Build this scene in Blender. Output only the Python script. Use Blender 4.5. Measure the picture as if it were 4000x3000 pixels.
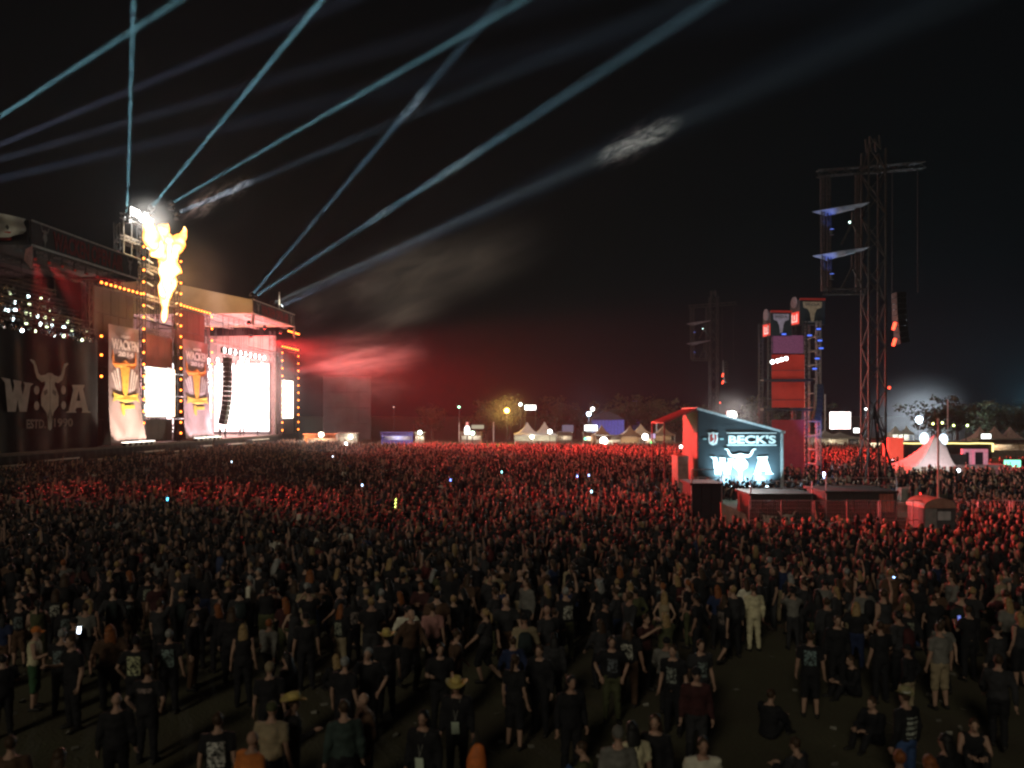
import bpy, bmesh, math, random
import numpy as np
from mathutils import Vector, Matrix, Quaternion
from mathutils.bvhtree import BVHTree
for _o in list(bpy.data.objects): bpy.data.objects.remove(_o)
SC = bpy.context.scene
COL = SC.collection
random.seed(7); NR = np.random.default_rng(11)
R = math.radians
# ------------------------------------------------------------------ camera
CAMZ, F, HY = 6.3, 3140.0, 1620.0          # eye height, focal length and horizon row in the 4000x3000 photograph
cd = bpy.data.cameras.new('camera'); cam = bpy.data.objects.new('camera', cd); COL.objects.link(cam)
cam.location = (0, 0, CAMZ); cam.rotation_euler = (R(90), 0, 0)
cd.sensor_width = 36; cd.lens = F/4000*36; cd.shift_y = (HY-1500)/4000
cd.clip_start = .1; cd.clip_end = 5000
cd.dof.use_dof = True; cd.dof.focus_distance = 110; cd.dof.aperture_fstop = .75
SC.camera = cam
# ------------------------------------------------------------------ sky, moon-weak key light, exposure
W = bpy.data.worlds.new('World'); SC.world = W; W.use_nodes = True
wn = W.node_tree; bg = wn.nodes['Background']
sky = wn.nodes.new('ShaderNodeTexSky'); sky.sky_type = 'NISHITA'; sky.sun_disc = False
sky.sun_elevation = R(-4); sky.sun_rotation = R(200); sky.altitude = 50
wn.links.new(sky.outputs[0], bg.inputs[0]); bg.inputs[1].default_value = .05
sd = bpy.data.lights.new('sun', 'SUN'); sun = bpy.data.objects.new('sun', sd); COL.objects.link(sun)
sd.energy = .43; sd.angle = R(12); sd.color = (1, .9, .68)
sun.rotation_euler = (R(62), 0, R(-20))
SC.view_settings.view_transform = 'Standard'; SC.view_settings.look = 'None'
SC.view_settings.exposure = 0; SC.view_settings.gamma = 1; SC.view_settings.use_curve_mapping = False
cy = SC.cycles
cy.max_bounces = 3; cy.diffuse_bounces = 2; cy.glossy_bounces = 2; cy.transmission_bounces = 2; cy.volume_bounces = 0
cy.transparent_max_bounces = 8; cy.use_denoising = True; cy.sample_clamp_direct = 12; cy.sample_clamp_indirect = 4
cy.caustics_reflective = False; cy.caustics_refractive = False; cy.use_light_tree = True
cy.volume_step_rate = 2.0; cy.volume_max_steps = 96
cy.filter_width = 2.4

# ------------------------------------------------------------------ helpers
def G(px, py, Y):
    """a place in the field: photo column / row at a distance of Y metres"""
    return Vector(((px-2000)/F*Y, Y, CAMZ-(py-HY)/F*Y))
SU = Vector((.0637, 1, 0)).normalized(); SN = Vector((1, -.0637, 0)).normalized()   # along / out of the stage front
def S(y, o, z):
    """point on the stage line: distance y down the field, o metres out of the front, height z"""
    p = Vector((-56.7+.0637*y, y, 0)) + SN*o
    return Vector((p.x, p.y, z))
def SP(px, py, o=0.):
    t = (px-2000)/F; Y = (56.7-o*1.004)/(.0637-t)
    return Vector((t*Y, Y, CAMZ-(py-HY)/F*Y))

class MB:
    def __init__(s): s.v = []; s.f = []; s.m = []
    def add(s, vs, fs, mi=0):
        b = len(s.v); s.v += [tuple(v) for v in vs]
        for f in fs: s.f.append(tuple(b+i for i in f)); s.m.append(mi)
        return s
    def box(s, c, d, M=None, mi=0):
        c = Vector(c); hx, hy, hz = d[0]/2, d[1]/2, d[2]/2
        vs = []
        for x in (-hx, hx):
            for y in (-hy, hy):
                for z in (-hz, hz):
                    p = Vector((x, y, z)); vs.append(c + (M @ p if M else p))
        return s.add(vs, [(0,1,3,2),(4,6,7,5),(0,4,5,1),(2,3,7,6),(0,2,6,4),(1,5,7,3)], mi)
    def bar(s, a, b, w, h=None, mi=0):
        a = Vector(a); b = Vector(b); d = b-a; L = d.length
        if L < 1e-6: return s
        q = d.to_track_quat('Y', 'Z').to_matrix()
        return s.box((a+b)/2, (w, L, h or w), q, mi)
    def tube(s, pts, rad, n=8, cap=True, mi=0):
        pts = [Vector(p) for p in pts]; k = len(pts)
        if not hasattr(rad, '__len__'): rad = [rad]*k
        ref = None; vs = []
        for i, p in enumerate(pts):
            d = (pts[min(i+1, k-1)]-pts[max(i-1, 0)]).normalized()
            if ref is None: ref = d.orthogonal().normalized()
            ref = (ref-d*ref.dot(d)); ref = ref.normalized() if ref.length > 1e-5 else d.orthogonal().normalized()
            bt = d.cross(ref); r = rad[i]
            rx, ry = (r if hasattr(r, '__len__') else (r, r))
            for j in range(n):
                t = 2*math.pi*j/n; vs.append(p + ref*math.cos(t)*rx + bt*math.sin(t)*ry)
        fs = [(i*n+j, i*n+(j+1)%n, (i+1)*n+(j+1)%n, (i+1)*n+j) for i in range(k-1) for j in range(n)]
        if cap: fs += [tuple(reversed(range(n))), tuple(range((k-1)*n, k*n))]
        return s.add(vs, fs, mi)
    def chain(s, pts, rad, n=10, mi=0):
        """tube with rounded ends"""
        pts = [Vector(p) for p in pts]; d0 = (pts[0]-pts[1]).normalized(); d1 = (pts[-1]-pts[-2]).normalized()
        P = [pts[0]+d0*rad[0]*.95, pts[0]+d0*rad[0]*.6] + pts + [pts[-1]+d1*rad[-1]*.6, pts[-1]+d1*rad[-1]*.95]
        Q = [rad[0]*.3, rad[0]*.8] + list(rad) + [rad[-1]*.8, rad[-1]*.3]
        return s.tube(P, Q, n, True, mi)
    def rings(s, rs, n=14, M=None, mi=0):
        """horizontal elliptical rings (cx, cy, z, rx, ry)"""
        vs = []
        for cx, cyy, z, rx, ry in rs:
            for j in range(n):
                t = 2*math.pi*j/n; p = Vector((cx+rx*math.cos(t), cyy+ry*math.sin(t), z)); vs.append(M @ p if M else p)
        k = len(rs)
        fs = [(i*n+j, i*n+(j+1)%n, (i+1)*n+(j+1)%n, (i+1)*n+j) for i in range(k-1) for j in range(n)]
        fs += [tuple(reversed(range(n))), tuple(range((k-1)*n, k*n))]
        return s.add(vs, fs, mi)
    def ball(s, c, r, nu=10, nv=7, M=None, mi=0):
        c = Vector(c); rx, ry, rz = (r if hasattr(r, '__len__') else (r, r, r)); vs = []
        def T(p): return c + (M @ Vector(p) if M else Vector(p))
        vs.append(T((0, 0, -rz)))
        for i in range(1, nv):
            a = -math.pi/2+math.pi*i/nv
            for j in range(nu):
                t = 2*math.pi*j/nu; vs.append(T((rx*math.cos(a)*math.cos(t), ry*math.cos(a)*math.sin(t), rz*math.sin(a))))
        vs.append(T((0, 0, rz))); fs = []; top = len(vs)-1
        for j in range(nu): fs.append((0, 1+(j+1) % nu, 1+j))
        for i in range(nv-2):
            for j in range(nu):
                a = 1+i*nu; fs.append((a+j, a+(j+1) % nu, a+nu+(j+1) % nu, a+nu+j))
        for j in range(nu): a = 1+(nv-2)*nu; fs.append((a+j, a+(j+1) % nu, top))
        return s.add(vs, fs, mi)
    def prism(s, poly, d, mi=0):
        poly = [Vector(p) for p in poly]; d = Vector(d); n = len(poly)
        return s.add(poly+[p+d for p in poly], [tuple(range(n)), tuple(reversed(range(n, 2*n)))] +
                     [((i+1) % n, i, n+i, n+(i+1) % n) for i in range(n)], mi)
    def grid(s, fn, nu, nv, mi=0):
        vs = [fn(i/nu, j/nv) for j in range(nv+1) for i in range(nu+1)]
        fs = [(j*(nu+1)+i, j*(nu+1)+i+1, (j+1)*(nu+1)+i+1, (j+1)*(nu+1)+i) for j in range(nv) for i in range(nu)]
        return s.add(vs, fs, mi)
    def lathe(s, c, prof, n=16, M=None, mi=0):
        c = Vector(c); vs = []
        for r, z in prof:
            for j in range(n):
                t = 2*math.pi*j/n; p = Vector((r*math.cos(t), r*math.sin(t), z)); vs.append(c+(M @ p if M else p))
        k = len(prof)
        return s.add(vs, [(i*n+j, i*n+(j+1) % n, (i+1)*n+(j+1) % n, (i+1)*n+j) for i in range(k-1) for j in range(n)], mi)
    def truss(s, a, b, w=.5, r=.03, step=None, sides=4, mi=0):
        """box lattice girder from a to b"""
        a = Vector(a); b = Vector(b); d = b-a; L = d.length; q = d.to_track_quat('Y', 'Z').to_matrix()
        cs = [(-w/2, -w/2), (w/2, -w/2), (w/2, w/2), (-w/2, w/2)]
        P = lambda i, t: a + d*t + q @ Vector((cs[i % 4][0], 0, cs[i % 4][1]))
        for i in range(4): s.bar(P(i, 0), P(i, 1), r*2, mi=mi)
        n = max(1, int(L/(step or w*1.2)))
        for k in range(n):
            for i in range(4):
                if (k+i) % 2: s.bar(P(i, k/n), P(i+1, (k+1)/n), r*1.2, mi=mi)
                else: s.bar(P(i+1, k/n), P(i, (k+1)/n), r*1.2, mi=mi)
        return s
    def mesh(s, name, mats, smooth=False):
        me = bpy.data.meshes.new(name); me.from_pydata(s.v, [], s.f); me.update()
        if not isinstance(mats, (list, tuple)): mats = [mats]
        for m in mats: me.materials.append(m)
        if len(mats) > 1: me.polygons.foreach_set('material_index', s.m)
        if smooth: me.polygons.foreach_set('use_smooth', [True]*len(s.f))
        return me
    def build(s, name, mats, parent=None, loc=None, smooth=False):
        o0 = wloc(parent) if parent else Vector(loc or (0, 0, 0))
        s.v = [(x-o0.x, y-o0.y, z-o0.z) for x, y, z in s.v]
        o = bpy.data.objects.new(name, s.mesh(name, mats, smooth)); COL.objects.link(o)
        if parent: o.parent = parent
        else: o.location = o0
        return o
def wloc(o):
    p = Vector((0, 0, 0))
    while o: p = p+o.location; o = o.parent
    return p
def tag(o, label, cat=None, group=None, kind=None):
    if label: o['label'] = label
    if cat: o['category'] = cat
    if group: o['group'] = group
    if kind: o['kind'] = kind
    return o
def thing(name, label, cat, loc=(0, 0, 0), group=None):
    o = bpy.data.objects.new(name, None); COL.objects.link(o); o.location = loc; o.empty_display_size = .3
    return tag(o, label, cat, group)
def copy_tree(o, parent=None):
    c = o.copy(); COL.objects.link(c); c.parent = parent
    for ch in o.children: copy_tree(ch, c)
    return c

# ------------------------------------------------------------------ materials
MATS = {}
def mat(name, col, rough=.7, metal=0., var=.25, scale=3., bump=0., spec=.3, emit=None, es=0., objcol=False, trans=0.):
    if name in MATS: return MATS[name]
    m = bpy.data.materials.new(name); m.use_nodes = True; nt = m.node_tree; b = nt.nodes['Principled BSDF']
    b.inputs['Roughness'].default_value = rough; b.inputs['Metallic'].default_value = metal
    b.inputs['Specular IOR Level'].default_value = spec
    tc = nt.nodes.new('ShaderNodeTexCoord'); nz = nt.nodes.new('ShaderNodeTexNoise')
    nz.inputs['Scale'].default_value = scale; nz.inputs['Detail'].default_value = 4
    nt.links.new(tc.outputs['Object'], nz.inputs['Vector'])
    mr = nt.nodes.new('ShaderNodeMapRange'); mr.inputs[1].default_value = .3; mr.inputs[2].default_value = .7
    mr.inputs[3].default_value = 1-var; mr.inputs[4].default_value = 1+var
    nt.links.new(nz.outputs['Fac'], mr.inputs[0])
    mx = nt.nodes.new('ShaderNodeVectorMath'); mx.operation = 'MULTIPLY'
    if objcol:
        oi = nt.nodes.new('ShaderNodeObjectInfo'); nt.links.new(oi.outputs['Color'], mx.inputs[0])
    else: mx.inputs[0].default_value = col[:3]
    nt.links.new(mr.outputs[0], mx.inputs[1]); nt.links.new(mx.outputs[0], b.inputs['Base Color'])
    if bump:
        bp = nt.nodes.new('ShaderNodeBump'); bp.inputs['Strength'].default_value = bump; bp.inputs['Distance'].default_value = .05
        nt.links.new(nz.outputs['Fac'], bp.inputs['Height']); nt.links.new(bp.outputs[0], b.inputs['Normal'])
    if trans: b.inputs['Transmission Weight'].default_value = trans
    if emit: b.inputs['Emission Color'].default_value = (*emit, 1); b.inputs['Emission Strength'].default_value = es
    MATS[name] = m; return m
def glow(name, col, s, sample=False):
    """surface that gives off light: lamp lens, bulb, screen"""
    if name in MATS: return MATS[name]
    m = bpy.data.materials.new(name); m.use_nodes = True; nt = m.node_tree; nt.nodes.remove(nt.nodes['Principled BSDF'])
    e = nt.nodes.new('ShaderNodeEmission'); e.inputs[0].default_value = (*col, 1); e.inputs[1].default_value = s
    nt.links.new(e.outputs[0], nt.nodes['Material Output'].inputs[0])
    m.cycles.emission_sampling = 'AUTO' if sample else 'NONE'
    MATS[name] = m; return m
def screen_mat(name, c1, c2, s, scale=.6):
    """LED wall showing a blown-out picture"""
    m = glow(name, c1, s, True); nt = m.node_tree; e = [n for n in nt.nodes if n.type == 'EMISSION'][0]
    tc = nt.nodes.new('ShaderNodeTexCoord'); nz = nt.nodes.new('ShaderNodeTexNoise'); nz.inputs['Scale'].default_value = scale
    nt.links.new(tc.outputs['Object'], nz.inputs['Vector'])
    r = nt.nodes.new('ShaderNodeValToRGB'); r.color_ramp.elements[0].position = .38; r.color_ramp.elements[0].color = (*c2, 1)
    r.color_ramp.elements[1].position = .55; r.color_ramp.elements[1].color = (*c1, 1)
    nt.links.new(nz.outputs['Fac'], r.inputs[0]); nt.links.new(r.outputs[0], e.inputs[0]); return m
black = mat('black cloth', (.018, .018, .02), .85, var=.35, scale=.7, bump=.2)
steel = mat('galvanised steel', (.32, .33, .34), .4, .8, scale=9)
darksteel = mat('dark painted steel', (.035, .036, .04), .5, .4, scale=6)
wood = mat('stage plywood', (.06, .05, .04), .7, scale=2)
white = mat('white vinyl', (.62, .63, .58), .6, var=.1, scale=1.5)
offwhite = mat('dirty white canvas', (.5, .48, .42), .75, var=.2, scale=.8, bump=.3)
redpaint = mat('red print', (.16, .012, .012), .7, scale=2)
vinylred = mat('red vinyl mesh', (.45, .035, .025), .6, var=.2, scale=1)
gold = mat('gold print', (.5, .25, .04), .6, scale=2)
orangeprint = mat('orange print', (.5, .16, .03), .6, scale=2)
rubber = mat('black plastic', (.012, .012, .013), .45, scale=8)
bulbm = glow('orange bulb', (1, .22, .03), 9)
LENS = glow('cool lamp lens', (.85, .95, 1), 30)

# ------------------------------------------------------------------ lamps' light
def spot(loc, to, watts, col, size, blend=.4, rad=.15, name='stage_lamp_light'):
    l = bpy.data.lights.new(name, 'SPOT'); l.energy = watts; l.color = col; l.spot_size = R(size); l.spot_blend = blend; l.shadow_soft_size = rad
    o = bpy.data.objects.new(name, l); COL.objects.link(o); o.location = loc
    o.rotation_euler = (Vector(to)-Vector(loc)).to_track_quat('-Z', 'Y').to_euler(); return o
def point(loc, watts, col, rad=.2, name='lamp_light'):
    l = bpy.data.lights.new(name, 'POINT'); l.energy = watts; l.color = col; l.shadow_soft_size = rad
    o = bpy.data.objects.new(name, l); COL.objects.link(o); o.location = loc; return o
def beam(loc, to, watts, col, size=.6, spread=2., name='beam_light'):
    l = bpy.data.lights.new(name, 'AREA'); l.shape = 'DISK'; l.size = size; l.energy = watts; l.color = col; l.spread = R(spread)
    o = bpy.data.objects.new(name, l); COL.objects.link(o); o.location = loc
    o.rotation_euler = (Vector(to)-Vector(loc)).to_track_quat('-Z', 'Y').to_euler(); return o

# ------------------------------------------------------------------ lettering
_FC = {}
def text_geo(s, bold=.0):
    if (s, bold) in _FC: return _FC[s, bold]
    c = bpy.data.curves.new('t', 'FONT'); c.body = s; c.size = 1; c.extrude = .5; c.offset = bold; c.resolution_u = 3
    o = bpy.data.objects.new('t', c); COL.objects.link(o)
    me = bpy.data.meshes.new_from_object(o.evaluated_get(bpy.context.evaluated_depsgraph_get()))
    vs = np.array([v.co[:] for v in me.vertices]); fs = [tuple(p.vertices) for p in me.polygons]
    bpy.data.objects.remove(o); bpy.data.curves.remove(c); bpy.data.meshes.remove(me)
    mn = vs.min(0); mx = vs.max(0); vs = (vs-mn)/(mx-mn); _FC[s, bold] = (vs, fs); return _FC[s, bold]
def put_text(mb, s, o, ux, uy, un, depth=.03, bold=.02, mi=0):
    """lettering filling the parallelogram o, ux, uy, standing proud along un"""
    vs, fs = text_geo(s, bold); o = Vector(o); ux = Vector(ux); uy = Vector(uy); un = Vector(un)
    mb.add([o+ux*float(x)+uy*float(y)+un*(float(z)*depth) for x, y, z in vs], fs, mi); return mb
# bull skull with horns, unit box 0..1 (x) by 0..1 (y, up)
SKULL_H = [(.5, 0), (.455, .03), (.44, .2), (.40, .27), (.28, .36), (.27, .5), (.33, .6), (.38, .66), (.37, .705), (.28, .69), (.17, .745), (.12, .83), (.09, .93), (.0, .99),
           (.03, 1.0), (.11, .985), (.16, .92), (.2, .82), (.26, .785), (.38, .8), (.42, .815), (.45, .83), (.5, .83)]
SKULL = SKULL_H + [(1-x, y) for x, y in reversed(SKULL_H[1:-1])]
WLET = [(0, 1), (.27, .96), (.35, .55), (.40, .78), (.36, .95), (.62, .92), (.60, .78), (.66, .5), (.72, .80), (.68, .9), (1, .87), (.9, .78), (.78, 0), (.56, 0), (.5, .35), (.44, 0), (.2, 0), (.12, .85)]
ALET = [(0, 0), (.12, .06), (.30, .8), (.24, .97), (.74, 1), (.68, .84), (.88, .08), (1, 0), (.62, 0), (.66, .08), (.63, .18), (.42, .18), (.37, .08), (.42, 0)]
def put_poly(mb, pts, o, ux, uy, un, depth=.03, mi=0):
    o = Vector(o); ux = Vector(ux); uy = Vector(uy); un = Vector(un)
    mb.prism([o+ux*x+uy*y for x, y in pts], un*depth, mi); return mb
def put_disc(mb, c, rx, ry, un, ux, uy, depth=.03, n=14, mi=0):
    c = Vector(c); mb.prism([c+Vector(ux)*rx*math.cos(2*math.pi*i/n)+Vector(uy)*ry*math.sin(2*math.pi*i/n) for i in range(n)], Vector(un)*depth, mi); return mb
UZ = Vector((0, 0, 1))
# ------------------------------------------------------------------ ground
def ground_mat():
    m = bpy.data.materials.new('trampled field'); m.use_nodes = True; nt = m.node_tree; b = nt.nodes['Principled BSDF']
    tc = nt.nodes.new('ShaderNodeTexCoord'); n1 = nt.nodes.new('ShaderNodeTexNoise'); n2 = nt.nodes.new('ShaderNodeTexNoise')
    n1.inputs['Scale'].default_value = .35; n1.inputs['Detail'].default_value = 6; n2.inputs['Scale'].default_value = 14; n2.inputs['Detail'].default_value = 5
    for n in (n1, n2): nt.links.new(tc.outputs['Object'], n.inputs['Vector'])
    r = nt.nodes.new('ShaderNodeValToRGB'); e = r.color_ramp.elements
    e[0].position = .35; e[0].color = (.065, .052, .03, 1); e[1].position = .68; e[1].color = (.09, .085, .045, 1)
    ad = nt.nodes.new('ShaderNodeMath'); ad.operation = 'MULTIPLY_ADD'; ad.inputs[1].default_value = .5; ad.inputs[2].default_value = -.25
    nt.links.new(n2.outputs['Fac'], ad.inputs[0]); s = nt.nodes.new('ShaderNodeMath'); nt.links.new(n1.outputs['Fac'], s.inputs[0]); nt.links.new(ad.outputs[0], s.inputs[1])
    nt.links.new(s.outputs[0], r.inputs[0]); nt.links.new(r.outputs[0], b.inputs['Base Color']); b.inputs['Roughness'].default_value = .95
    bp = nt.nodes.new('ShaderNodeBump'); bp.inputs['Strength'].default_value = .6; bp.inputs['Distance'].default_value = .08
    nt.links.new(n2.outputs['Fac'], bp.inputs['Height']); nt.links.new(bp.outputs[0], b.inputs['Normal']); return m
g = MB(); g.grid(lambda u, v: ((u-.5)*4000, v*4000-1500, 0), 8, 8)
tag(g.build('ground', ground_mat()), None, kind='structure')

# ------------------------------------------------------------------ helper for walls on the stage line
def sbox(mb, y0, y1, o0, o1, z0, z1, mi=0):
    P = [S(y, o, z) for y in (y0, y1) for o in (o0, o1) for z in (z0, z1)]
    mb.add(P, [(0,1,3,2),(4,6,7,5),(0,4,5,1),(2,3,7,6),(0,2,6,4),(1,5,7,3)], mi); return mb
def cloth_panel(y0, y1, o, z0, z1, amp=.12, fold=1.1, nu=60, nv=6, bulge=0.):
    mb = MB()
    def fn(u, v):
        y = y0+(y1-y0)*u; z = z0+(z1-z0)*v
        w = amp*math.sin(y*fold*2.1+.6*math.sin(y*.9)+v*1.3)*(1-.35*v)
        return S(y, o+w+bulge*(1-v)**2*1.0, z)
    mb.grid(fn, nu, nv); mb.grid(lambda u, v: fn(u, v)-SN*.03, nu, nv); return mb

roofcloth = mat('dark roof cloth', (.03, .028, .028), .7, scale=.6, bump=.15)
canvas = mat('beige roof canvas', (.32, .27, .2), .75, var=.15, scale=.5, bump=.2)
ceil = mat('stage ceiling cloth', (.2, .2, .2), .7, scale=.6)
greyprint = mat('faded white print', (.42, .44, .40), .7, var=.22, scale=.9)
greyprint2 = mat('faded pale print', (.22, .23, .21), .8, var=.3, scale=1.2)
skullprint = mat('bone print', (.4, .47, .41), .7, var=.25, scale=.7)
boneline = mat('dark print', (.03, .035, .03), .8)
edge = mat('aluminium edge', (.5, .47, .42), .4, .5)

def make_stage(label, y0, y1, c0, c1, zt, zb):
    root = thing('concert_stage', label, 'stage', S((y0+y1)/2, 0, 0))
    sbox(MB(), y0, y1, -18, .8, 2.1, 2.4).build('deck', wood, root)
    sk = cloth_panel(y0, y1, .7, .0, 2.1, .05, 2.0).build('deck_skirt', black, root)
    for y in (y0+.6, y1-.6):
        for o in (-1, -15):
            MB().truss(S(y, o, 2.4), S(y, o, zb), .9, .05).build('tower_truss', darksteel, root)
    sbox(MB(), y0+.2, y1-.2, -17.6, -17.3, 2.4, zb).build('rear_wall', roofcloth, root)
    # roof: fascia, two side cloths, roof skin rising to the back, ceiling
    fa = sbox(MB(), c0, c1, 5.85, 6.0, zb, zt).build('fascia', roofcloth, root)
    sbox(MB(), c0, c1, 5.98, 6.12, zb-.12, zb+.06).build('fascia_lower_edge', edge, fa)
    sbox(MB(), c0, c1, 5.98, 6.1, zt-.04, zt+.1).build('fascia_upper_edge', edge, fa)
    for k, y in enumerate((c0, c1)):
        d = SU*(-.12 if k == 0 else .12)
        MB().prism([S(y, 5.8, zb), S(y, 5.8, zt), S(y, -9, zt+3.2), S(y, -17.5, zt+3.2), S(y, -17.5, zb)], d).build('roof_side', canvas if y0 > 110 else roofcloth, root)
    m = MB(); m.add([S(c0, 5.9, zt), S(c1, 5.9, zt), S(c1, -9, zt+3.2), S(c0, -9, zt+3.2), S(c1, -17.5, zt+3.2), S(c0, -17.5, zt+3.2)], [(0,1,2,3), (3,2,4,5)]); m.build('roof_skin', canvas, root)
    sbox(MB(), c0+.1, c1-.1, -17.4, 5.7, zb+.3, zb+.4).build('ceiling', ceil if y0 > 110 else roofcloth, root)
    for o in (4.5, -1, -6, -11):
        MB().truss(S(c0+.3, o, zb-.1), S(c1-.3, o, zb-.1), .6, .035).build('roof_truss', steel if y0 > 110 else darksteel, root)
    # lettering and skulls on the fascia
    L = c1-c0; h = zt-zb
    put_text(MB(), 'WACKEN OPEN AIR', S(c0+L*.17, 6.0, zb+h*.1), SU*(L*.66), UZ*(h*.78), SN, .05, .03).build('fascia_lettering', redpaint, fa)
    for t in (.065, .87):
        put_poly(MB(), SKULL, S(c0+L*t, 6.0, zb+h*.06), SU*(L*.075), UZ*(h*.88), SN, .05).build('skull_emblem', greyprint2, fa)
    return root
stL = make_stage('stage closed off by a black curtain with a bull skull and large letters', 70, 98, 77, 96.2, 24.8, 22.5)
stR = make_stage('brightly lit concert stage with performers and red glowing smoke', 129, 160, 132, 152, 25.1, 22.9)
# white tarpaulin bunched along the left end of the near roof, small pennants at the roof corners
m = MB()
def tarp(u, v):
    o = 5.6-22*u; zt = 24.9+3.0*min(1, u*1.6)
    return S(76.75-.35*abs(math.sin(u*31+v))-.25*math.sin(v*7+u*12), o, zt-v*(1.5+.9*math.sin(u*11)))
m.grid(tarp, 46, 10); m.grid(lambda u, v: tarp(u, v)+SU*.06, 46, 10)
m.build('bunched_tarpaulin', offwhite, stL, smooth=True)
sbox(MB(), 76.6, 76.75, -6, 4.2, 22.9, 23.7).build('side_sign', vinylred, stL)
for st, y, zb in ((stL, 77, 22.4), (stR, 132, 22.8), (stR, 152, 22.8)):
    m = MB(); a = S(y, 6.05, zb)
    m.prism([a, a+SU*-.9+UZ*-.5, a+SU*-1.1+UZ*-1.6, a+SU*-.1+UZ*-2.2, a+SU*.1+UZ*-1.1], SN*.05); m.build('pennant', mat('pale red flag', (.5, .25, .2)), st)

# ------------------------------------------------------------------ black curtain of the near stage with its print
cu = thing('stage_curtain', 'black stage curtain with W:O:A, a bull skull and ESTD. 1990 printed in white', 'curtain', S(86, .1, 2.4))
cloth_panel(70.5, 97.6, .1, 2.4, 15.1, .13, .8, 80, 8).build('curtain_cloth', black, cu)
def curt(px0, py0, px1, py1):
    """frame on the curtain from photo corners (left, bottom) (right, top): origin, ux, uy"""
    a = SP(px0, py0, .35); b = SP(px1, py0, .35); ya, yb = a.y, b.y
    zt = .5*(SP(px0, py1, .35).z + SP(px1, py1, .35).z); zb = .5*(a.z+b.z)
    o = S(ya, .35, zb); return o, S(yb, .35, zb)-o, UZ*(zt-zb)
for pts, fr in ((WLET, (3, 1608, 130, 1478)), (ALET, (255, 1612, 355, 1502))):
    f_ = curt(*fr); l = put_poly(MB(), pts, *f_, SN, .04).build('letter', greyprint, cu)
f_ = curt(255, 1612, 355, 1502); put_poly(MB(), [(.42, .42), (.57, .42), (.5, .78)], f_[0]+SN*.05, f_[1], f_[2], SN, .01).build('letter_opening', black, cu)
for px, py in ((142, 1524), (142, 1585), (247, 1524), (247, 1583)):
    c = SP(px, py, .35); put_disc(MB(), c, .42, .48, SN, SU, UZ, .04).build('colon_dot', greyprint, cu)
f_ = curt(116, 1682, 267, 1411); sk = put_poly(MB(), SKULL, *f_, SN, .05).build('bull_skull', skullprint, cu)
o_, ux, uy = f_
for pts in ([(.33, .56), (.43, .6), (.44, .54), (.36, .5)], [(.67, .56), (.57, .6), (.56, .54), (.64, .5)], [(.44, .2), (.48, .3), (.475, .12)], [(.56, .2), (.52, .3), (.525, .12)], [(.496, .1), (.504, .1), (.504, .78), (.496, .78)]):
    put_poly(MB(), pts, o_+SN*.052, ux, uy, SN, .008).build('skull_marking', mat('worn print', (.12, .14, .12)), sk)
for s_, fr in (('ESTD.', (103, 1674, 178, 1638)), ('1990', (210, 1668, 284, 1634))):
    f_ = curt(*fr); put_text(MB(), s_, *f_, SN, .04, .03).build('lettering', greyprint2, cu)

# ------------------------------------------------------------------ lamps hanging over the near stage
def make_head(lens):
    r = thing('stage_light', 'x', 'stage light')
    b = MB(); b.box((0, 0, -.08), (.42, .3, .16)); b.bar((0, 0, 0), (0, 0, .22), .06); b.build('base', rubber, r)
    y = MB(); y.prism([(-.265, -.08, -.16), (-.265, -.08, -.68), (-.215, -.08, -.68), (-.215, -.08, -.2), (.215, -.08, -.2), (.215, -.08, -.68), (.265, -.08, -.68), (.265, -.08, -.16)], (0, .16, 0)); y.build('yoke', chrome, r)
    h = MB(); M = Matrix.Rotation(R(72), 3, 'X')
    h.lathe((0, 0, -.52), [(0, .3), (.13, .28), (.19, .12), (.19, -.1), (.17, -.3), (.155, -.3)], 14, M); hd = h.build('head', chrome, r, smooth=True)
    l = MB(); l.lathe((0, 0, -.52), [(0, -.285), (.15, -.29)], 14, M); l.build('lens', lens, hd); return r
chrome = mat('brushed chrome', (.7, .72, .74), .22, .95, scale=20)
lens_off = mat('glass lens', (.5, .55, .6), .08, .6, spec=.8)
lens_glint_cool = glow('cool glint lens', (.75, .95, 1), 14); lens_glint_green = glow('greenish glint lens', (.8, .95, .55), 5)  # lens emission stands in for glints on the chrome lamps
protos = [make_head(l) for l in (lens_off, lens_glint_cool, lens_glint_green)]
rig = random.Random(3); used = [False]*3
LAB = {0: 'unlit chrome stage light hanging above the black curtain', 1: 'stage light with a cool white glint set as glow above the black curtain', 2: 'stage light with a greenish glint set as glow above the black curtain'}
for o, z, n in ((.2, 15.8, 20), (-1.0, 16.9, 19), (-2.2, 18.1, 17), (-3.6, 19.3, 14), (-5.0, 20.6, 11)):
    t = MB().truss(S(74, o, z+.5), S(97.2, o, z+.5), .5, .035)
    tag(t.build('lighting_truss', darksteel, loc=S(85, o, z)), 'aluminium lighting truss carrying lamps above the black curtain', 'truss', 'trusses above the black curtain')
    for i in range(n):
        y = 76+21*(i+rig.uniform(.1, .9))/n; k = rig.choices((0, 1, 2), (.42, .36 if y < 91 else .2, .22))[0]
        h = protos[k] if not used[k] else copy_tree(protos[k]); used[k] = True
        h.location = S(y, o+rig.uniform(-.15, .15), z); h.rotation_euler = (rig.uniform(-.3, .3), rig.uniform(-.35, .35), R(-146)+rig.gauss(0, .9)); h.scale = (1.2,)*3
        tag(h, LAB[k], 'stage light', 'lamps hung above the black curtain')
for y in (74.5, 85, 96.5):
    for o, z in ((-.6, 16.4), (-4.5, 18.9), (-8.5, 21.5)):
        tag(MB().bar(S(y, o, z), S(y, o, 22.9), .05).build('suspension_cable', darksteel, loc=S(y, o, z)), 'dark steel cable holding a lighting truss above the black curtain', 'cable', 'cables of the lighting trusses')

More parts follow.
